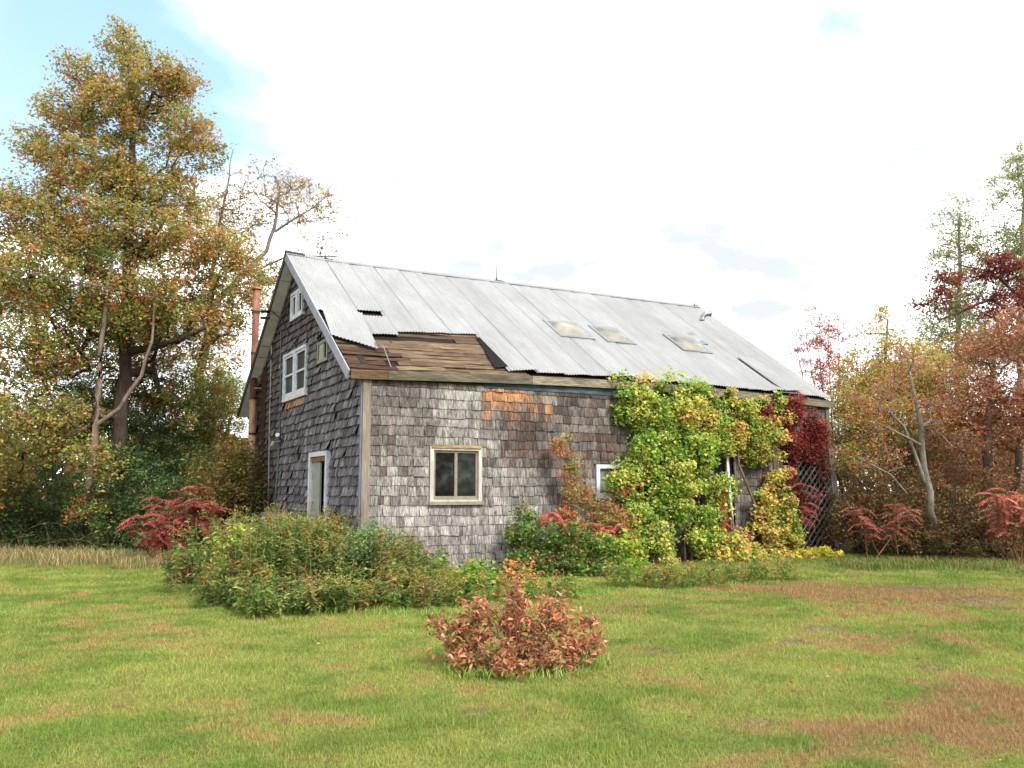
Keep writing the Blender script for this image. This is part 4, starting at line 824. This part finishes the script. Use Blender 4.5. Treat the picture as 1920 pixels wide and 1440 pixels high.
SG = pal((2, (192, 96, 80)), (3, (176, 126, 84)), (4, (146, 150, 84)), (2, (150, 108, 80)), (1.2, (176, 72, 72)))
PG = pal((3, (140, 148, 78)), (3, (176, 124, 90)), (2, (196, 104, 86)), (2, (160, 150, 84)), (1, (120, 134, 66)), (.8, (186, 70, 70)))
RG = pal((3, (206, 96, 80)), (2, (186, 74, 72)), (2, (176, 134, 88)))
plant('tall_shrub', 'tall feathery red and green shrub against the shingles left of the small white window', 'shrub',
      [[(wl(1095+d, 1050, .8)*[1, 1, 0], .014), (wl(1080+d*.6, 960, .6), .011), (wl(*t, .45), .005)] for d, t in ((-20, (1048, 815)), (-5, (1070, 860)), (10, (1100, 900)), (25, (1150, 930)), (-30, (1030, 960)))],
      [wel(1052, 835, 18, 26, .45, .15, .9), wel(1068, 875, 26, 30, .45, .18, 1), wel(1078, 930, 34, 34, .5, .25), wel(1045, 975, 38, 22, .6, .2, 1, RG), wel(1110, 960, 36, 30, .6, .25), wel(1150, 975, 36, 34, .7, .25), wel(1160, 1015, 34, 34, .8, .3), wel(1105, 1010, 45, 30, .9, .3), wel(1170, 920, 20, 18, .5, .2, .8)],
      210, 46, .085, PG, (140, 110, 92), .16, kind='d', asp=.36, twigs=5, twig=.003, tparts=('stems', 'foliage'), step=.25, up=.3)
sumac('sumac', 'bright red sumac sprigs low on the left of the tall feathery shrub', [[wl(1075, 1040, .9)*[1, 1, 0], wl(1050, 990, .9), wl(1025, 960, .9)], [wl(1085, 1040, .9)*[1, 1, 0], wl(1060, 1000, 1.), wl(1055, 975, 1.)]], 12, .45, RG, lf=.10)
sumac('sumac', 'orange sumac seedlings in front of the wall under the small window', [[wl(1130, 1060, 1.0)*[1, 1, 0], wl(1130, 1000, 1.0), wl(1130+d, 985, 1.0)] for d in (-40, 0, 40)], 22, .40, pal((3, (200, 110, 72)), (2, (170, 140, 74)), (2, (186, 84, 66))), lf=.10)
sumac('sumac', 'dull red sumac leaning across the lattice', [[wl(1500, 1040, .4)*[1, 1, 0], wl(1500, 960, .45), wl(1500+d, 900+abs(d)*.6, .5)] for d in (-38, 10, 40)], 11, .5, pal((3, (176, 92, 82)), (2, (200, 82, 74)), (2, (140, 100, 74))), lf=.11)
sumac('sumac', 'red sumac sprig beside the white door jamb', [[wl(1345, 1040, .5)*[1, 1, 0], wl(1348, 990, .5), wl(1352, 950, .5)]], 9, .42, pal((3, (180, 82, 74)), (2, (170, 100, 84))), lf=.1)
sumac('sumac', 'orange sumac with layered fronds at the right edge', sst(1900, 1040, 1905, 905, 18.6, 5, 22, 22), 13, .55, pal((4, (204, 110, 82)), (3, (186, 90, 74)), (1, (150, 110, 70))), lf=.12)
sumac('sumac', 'russet sumac below the leaning grey trunk', sst(1650, 1040, 1650, 940, 19.6, 4, 45, 22), 10, .5, pal((3, (170, 86, 70)), (2, (150, 100, 66))), lf=.11)

# ------ red bush in the lawn
RB = pal((4, (196, 130, 98)), (3, (172, 108, 86)), (3, (150, 92, 70)), (2, (204, 150, 110)), (2.6, (160, 146, 80)), (2, (124, 134, 72)), (.5, (214, 184, 150)), (1.4, (104, 74, 56)))
g = np.array([.08, 8.1, 0])
plant('red_bush', 'round low bush with salmon red leaves standing alone on the lawn', 'bush', bush_tr(g, .62, 34, .006, .40),
      [ell(875, 1185, 42, 30, 8.1, .28), ell(905, 1150, 26, 24, 8.25, .2, 1.2), ell(1010, 1185, 50, 34, 8.2, .3), ell(1040, 1150, 30, 24, 8.3, .2, 1.2), ell(962, 1165, 30, 40, 8.25, .2), ell(960, 1232, 112, 36, 8.0, .42, .9), ell(1085, 1215, 36, 26, 8.0, .25), ell(868, 1240, 36, 20, 7.95, .22), ell(1050, 1246, 44, 16, 7.9, .22),
       ell(965, 1105, 12, 34, 8.2, .08, .7), ell(825, 1168, 18, 10, 8.1, .1, .7), ell(1100, 1170, 20, 14, 8.2, .1, .8), ell(845, 1205, 22, 16, 8.1, .15, .8), ell(1125, 1205, 16, 12, 8, .1, .7), ell(990, 1128, 14, 14, 8.2, .1, .7), ell(880, 1128, 12, 12, 8.2, .1, .6)],
      430, 14, .064, RB, (150, 112, 88), .125, kind='o', asp=.40, twigs=4, twig=.0022, up=.35, tparts=('stems', 'foliage'), step=.15, hc=.5)

# ------ shrubs along the wall
SH = pal((4, (96, 138, 50)), (3, (130, 158, 56)), (2, (166, 172, 64)), (1, (74, 108, 44)), (.8, (196, 150, 84)))
SH = BR_(SH, 1.2)
SHD = pal((4, (84, 116, 56)), (3, (106, 136, 62)), (2, (146, 152, 70)), (1, (72, 92, 50)), (.7, (170, 120, 84)))
for (px, py, rx, ry, off, pl, lab, n, ls) in (
        (1050, 1050, 105, 72, 1.3, SHD, 'deep green leafy shrub left of the vine at the wall foot', 230, .095), (985, 1000, 28, 60, .6, SHD, 'narrow green shrub rising against the shingles', 50, .09),
        (1150, 1060, 66, 62, 1.5, SH, 'yellowing green shrub at the foot of the vine', 130, .095), (890, 1100, 75, 42, 2.5, SH, 'bright yellow green shrub behind the red bush', 130, .09),
        (815, 1090, 30, 55, 2.2, SH, 'slim green and yellow shrub before the shingle wall', 50, .085), (975, 1085, 28, 34, 3.0, pal((3, (200, 140, 90)), (2, (150, 150, 66))), 'orange tipped seedling just behind the red bush', 28, .08)):
    c = wl(px, py, off); g = np.array([c[0], c[1], 0]); k = c[1]/FPX
    plant('wall_shrub', lab, 'shrub', bush_tr(g, c[2]+.1, 7, .012, .4), [(c, np.array([rx*k, max(.35, rx*k*.5), ry*k]), 1, None), (c+[-rx*k*.4, 0, -ry*k*.4], np.array([rx*k*.7, .4, ry*k*.7]), .6, None), (c+[rx*k*.4, 0, -ry*k*.5], np.array([rx*k*.7, .4, ry*k*.6]), .6, None)],
          n, 42, ls, pl, (110, 96, 80), .2, group='shrubs along the wall foot', kind='d', asp=.75, twigs=2, twig=.004, tparts=('stems', 'foliage'), step=.3)

# ------ weeds: goldenrod mass before the gable
def weeds(name, label, bases, hts, leafpal, headpal, head=.5, nl=26, llen=.10, seed=0, cat='weeds', kind='stuff', lw=.16):
    V = []; F = []; Cc = []; n0 = 0; n = len(bases); lean = rng.normal(0, .16, (n, 2)); K = 6; u = np.linspace(0, 1, K)
    pts = np.stack([bases[:, None, 0]+lean[:, None, 0]*hts[:, None]*u**1.6, bases[:, None, 1]+lean[:, None, 1]*hts[:, None]*u**1.6, hts[:, None]*(u-.06*u**2)[None]], -1)
    sc = pick(leafpal, n)*.8+lin((110, 84, 60), KL)*.3
    A = pts[:, :-1].reshape(-1, 3); B = pts[:, 1:].reshape(-1, 3); v, f, _ = segtubes(A, B, np.full(len(A), .0045), np.full(len(A), .0035), sc[0], 3)
    f3 = np.concatenate([f[:, [0, 1, 2]], f[:, [0, 2, 3]]]); V.append(v); F.append(f3); Cc.append(np.repeat(sc, (K-1)*6, 0)); n0 += len(v)
    t = .12+.86*rng.random((n, nl)); P = np.stack([np.array([np.interp(t[i], u, pts[i, :, d]) for i in range(n)]) for d in range(3)], -1).reshape(-1, 3)
    m_ = len(P); a = rng.random(m_)*2*pi; D = np.stack([np.cos(a), np.sin(a), .5-.9*rng.random(m_)], -1); D /= np.linalg.norm(D, axis=1)[:, None]; Z = llen*(.6+.7*rng.random((m_, 1)))*np.repeat(1., m_)[:, None]
    sd_ = np.cross(D, [0, 0, 1.]); sd_ /= np.linalg.norm(sd_, axis=1)[:, None]; sd_ += rng.normal(0, .4, sd_.shape)
    v = np.stack([P, P+D*Z*.45+sd_*Z*lw, P+D*Z+[0, 0, -.02], P+D*Z*.45-sd_*Z*lw], 1).reshape(-1, 3); f = (np.array([[0, 1, 2], [0, 2, 3]])[None]+4*np.arange(m_)[:, None, None]).reshape(-1, 3)
    c = np.repeat(pick(leafpal, n), nl, 0)*(.7+.55*rng.random((m_, 1))); V.append(v); F.append(f+n0); Cc.append(np.repeat(c, 4, 0)); n0 += len(v)
    hd = np.where(rng.random(n) < head)[0]; hn = 34
    if len(hd):
        T = np.repeat(pts[hd, -1], hn, 0); o_ = rng.normal(0, 1, T.shape)*[.05, .05, .07]; v, f, c = leaves(T+o_-[0, 0, .03], .03, np.repeat(pick(headpal, len(hd)), hn, 0), 'd', .6, .2); V.append(v); F.append(f+n0); Cc.append(c)
    return mesh(name, np.concatenate(V), np.concatenate(F), np.concatenate(Cc), M['leaf'], label=label, cat=cat, kind=kind)
def scatter(n, poly_px, Yj=0):                    # ground points inside ellipses given in the photograph
    out = []
    w = np.array([p[4] for p in poly_px], float); w /= w.sum(); cnt = rng.multinomial(n, w)
    for (x, y, rx, ry, _, h), k in zip(poly_px, cnt):
        g = gp(x, y); gn = gp(x, y-ry); a = rng.random(k)*2*pi; r = np.sqrt(rng.random(k)); X_ = g[0]+np.cos(a)*r*rx*g[1]/FPX; Y_ = g[1]+np.sin(a)*r*(gn[1]-g[1]); out.append(np.stack([X_, Y_, X_*0, h*(.7+.5*rng.random(k))], -1))
    o = np.concatenate(out); o = o[~in_barn(o[:, 0], o[:, 1], .15)]; return o[:, :3], o[:, 3]
WP = pal((5, (92, 116, 52)), (4, (112, 130, 60)), (2.4, (140, 146, 76)), (3, (74, 98, 50)), (.7, (146, 122, 78)), (.25, (156, 104, 72)))
HP = pal((3, (164, 124, 74)), (3, (146, 112, 70)), (4, (156, 150, 84)), (1, (132, 92, 60)))
b_, h_ = scatter(1500, [(530, 1148, 100, 14, 1, .42), (440, 1130, 50, 14, .6, .5), (800, 1135, 90, 12, .5, .45), (500, 1108, 70, 24, 2.2, 1.0), (540, 1095, 80, 26, 4, 1.25), (620, 1088, 80, 28, 4, 1.22), (700, 1095, 80, 26, 3, .95), (420, 1090, 50, 22, 1.6, 1.05), (770, 1110, 50, 20, 1.2, .75), (370, 1085, 30, 12, .5, .6), (560, 1140, 130, 14, 2, .45), (450, 1125, 60, 14, 1, .6)])
h_ = h_*(.50+.66*fbm(b_[:, 0], b_[:, 1], .9)+.25*(vn(b_[:, 0], b_[:, 1], 2.4)-.5))
weeds('goldenrod_patch', 'tall tangled goldenrod and weeds gone to seed in front of the gable end', b_, h_, WP, HP, .26, 30, .10)
b_, h_ = scatter(330, [(440, 1120, 50, 12, 1, .55), (760, 1130, 70, 12, 1, .5), (860, 1125, 60, 10, 1, .4), (1010, 1125, 90, 8, 1, .35), (1250, 1100, 120, 8, 1.6, .35), (1420, 1090, 90, 6, 1, .35), (640, 1140, 90, 8, 1, .35)])
weeds('low_weeds', 'low green weeds fringing the lawn along the barn', b_, h_, pal((3, (90, 116, 48)), (3, (126, 140, 58)), (2, (150, 124, 74))), HP, .15, 22, .09)
def arcs(name, label, bases, L, w, palette, cat, kind='stuff', droop=1.0, K=5, spread=1.0):
    n = len(bases); a = rng.random(n)*2*pi; u = np.linspace(0, 1, K); Lq = L*(.6+.6*rng.random(n)); out = spread*(.35+.5*rng.random(n))
    X_ = bases[:, None, 0]+np.cos(a)[:, None]*Lq[:, None]*out[:, None]*u**1.3; Y_ = bases[:, None, 1]+np.sin(a)[:, None]*Lq[:, None]*out[:, None]*u**1.3; Z_ = Lq[:, None]*(u*1.0-droop*.75*u**2.4)*.85
    P = np.stack([X_, Y_, np.maximum(Z_, .01)], -1); s = np.stack([-np.sin(a), np.cos(a), a*0], -1)[:, None]*w*(1-u**2*.95)[None, :, None]
    V = np.stack([P-s, P+s], 2).reshape(n, 2*K, 3); i = np.arange(K-1)*2; f = np.stack([i, i+1, i+3, i+2], -1); F = (f[None]+2*K*np.arange(n)[:, None, None]).reshape(-1, 4)
    c = np.repeat(pick(palette, n)*(.7+.5*rng.random((n, 1))), 2*K, 0); return mesh(name, V.reshape(-1, 3), F, c, M['leaf'], label=label, cat=cat, kind=kind)
WS = (((455, 1020, 40, 30, 13.4), pal((3, (150, 168, 70)), (2, (176, 180, 84)), (.6, (186, 144, 96))), 'lime leaved shrub poking from the left of the weeds', 34, .10),
      ((470, 1085, 38, 30, 12.6), pal((4, (110, 134, 62)), (1, (172, 138, 88)), (2, (140, 152, 76))), 'low mixed green and orange shrub at the left front of the weeds', 34, .09),
      ((690, 1020, 55, 42, 13.8), pal((4, (98, 124, 76)), (2, (128, 146, 84))), 'blue green bushy plant before the corner board', 52, .07),
      ((750, 1050, 45, 45, 13.6), pal((3, (96, 112, 62)), (2, (140, 110, 72)), (2, (126, 136, 66))), 'brownish green plant right of the corner board', 44, .07),
      ((590, 1010, 60, 34, 14.6), pal((3, (134, 140, 66)), (2, (166, 128, 70)), (1, (100, 120, 56))), 'tall olive weeds shrub below the gable door', 50, .07))
for (px, py, rx, ry, Yq), pl, lab, n, ls in WS:
    g = at(px, py, Yq); top = g[2]; g = np.array([g[0], Yq, 0])
    plant('weedy_shrub', lab, 'shrub', bush_tr(g, top, 8, .008, .35), [ell(px, py, rx, ry, Yq, .5), ell(px-rx*.3, py+ry, rx*.8, ry*.8, Yq, .5, .7), ell(px+rx*.3, py+ry*1.2, rx*.8, ry*.8, Yq, .5, .7)],
          n*2, 30, ls, pl, (116, 100, 80), .17, group='shrubs among the weeds', twigs=3, twig=.003, tparts=('stems', 'foliage'), step=.25)
# long dry stalks arching out of the weeds
b_, _ = scatter(260, [(540, 1100, 150, 20, 2, 1), (650, 1100, 120, 18, 1, 1)])
arcs('tall_grass', 'long pale grass stalks arching out of the goldenrod', b_, 1.05, .006, pal((3, (150, 156, 84)), (2, (170, 156, 104)), (1, (110, 140, 64))), 'grass', spread=.8, droop=.55, K=7)
# daylily clump and long grasses
b_, _ = scatter(300, [(625, 1140, 40, 5, 1, 1), (665, 1138, 35, 5, 1, 1)])
arcs('daylily_clump', 'fountain of bright green strap leaves at the front of the weeds', b_, .55, .010, pal((3, (88, 140, 54)), (2, (120, 160, 66)), (1, (160, 160, 80))), 'daylily', kind=None)
DG = pal((3, (176, 156, 116)), (3, (150, 128, 94)), (2, (130, 130, 70)), (2, (110, 122, 58)))
b_, _ = scatter(4200, [(60, 1050, 110, 10, 2, 1), (180, 1055, 110, 8, 2, 1), (290, 1060, 60, 8, 1.2, 1), (-40, 1045, 80, 10, 1, 1), (380, 1075, 50, 8, .6, 1)])
arcs('dead_grass', 'band of tall dead grass along the left edge of the lawn', b_, .50, .006, DG, 'dry grass', spread=.6, droop=.6)
b_, _ = scatter(3600, [(1660, 1062, 90, 8, 2, 1), (1780, 1062, 90, 10, 2, 1), (1890, 1068, 70, 12, 1.5, 1), (1600, 1065, 40, 6, .6, 1)])
arcs('edge_grass', 'shaggy grass along the foot of the right thicket', b_, .30, .006, pal((3, (104, 124, 56)), (2, (130, 116, 70)), (2, (86, 100, 48))), 'grass', spread=.6, droop=.6)
b_, _ = scatter(2600, [(900, 1262, 70, 14, 2, 1), (1010, 1268, 100, 12, 2, 1), (1110, 1238, 35, 18, 1, 1), (835, 1225, 25, 16, 1, 1), (1290, 1095, 140, 5, 2, 1), (1050, 1118, 100, 5, 2, 1), (1450, 1085, 90, 4, 1, 1), (700, 1150, 200, 6, 3, 1)])
arcs('long_grass', 'longer unmown grass around the red bush and the wall shrubs', b_, .15, .004, pal((3, (98, 146, 56)), (3, (130, 160, 66)), (1, (176, 160, 96))), 'grass', spread=.8, droop=.5)
# brambly dead stems arching at the far left
b0 = gp(60, 1050); mb = MB()
for i in range(16):
    g = gp(-20+rng.random()*240, 1034); a = rng.normal(0, 1.3); q = np.linspace(0, 1, 7)[:, None]; e = g+np.array([a*.9, rng.normal(0, .3), 0]); P = g*(1-q)+e*q; P[:, 2] = (.2+.6*rng.random())*np.sin(q[:, 0]**(.6+.7*rng.random())*pi*(.55+.35*rng.random())); P[1:-1] += rng.normal(0, .035, (5, 3)); mb.tube(P, .006, lin((160, 132, 110), .5), 4, False)
mb.build('dead_brambles', M['bark'], label='tangle of dead arching bramble canes at the far left', cat='brambles', kind='stuff')
# fallen leaves
n = 1000; y_ = 5+rng.random(n)**.8*16; x_ = (rng.random(n)*2-1)*y_*.62; kk = (rng.random(n) < .3+.7*sm(x_, 0, 3)) & ~in_barn(x_, y_); x_, y_ = x_[kk], y_[kk]
V, F, c = leaves(np.stack([x_, y_, gz(x_, y_)+.03], -1), .036, pick(pal((3, (160, 104, 66)), (1, (176, 146, 104)), (3, (128, 82, 58))), len(x_)), 'o', .7, 2.5)
mesh('fallen_leaves', V, F, c, M['leaf'], label='scattered fallen leaves on the lawn', cat='leaves', kind='stuff')
print('tris', sum(len(o.data.polygons) for o in S.objects if o.type == 'MESH'), 'objs', len(S.objects))
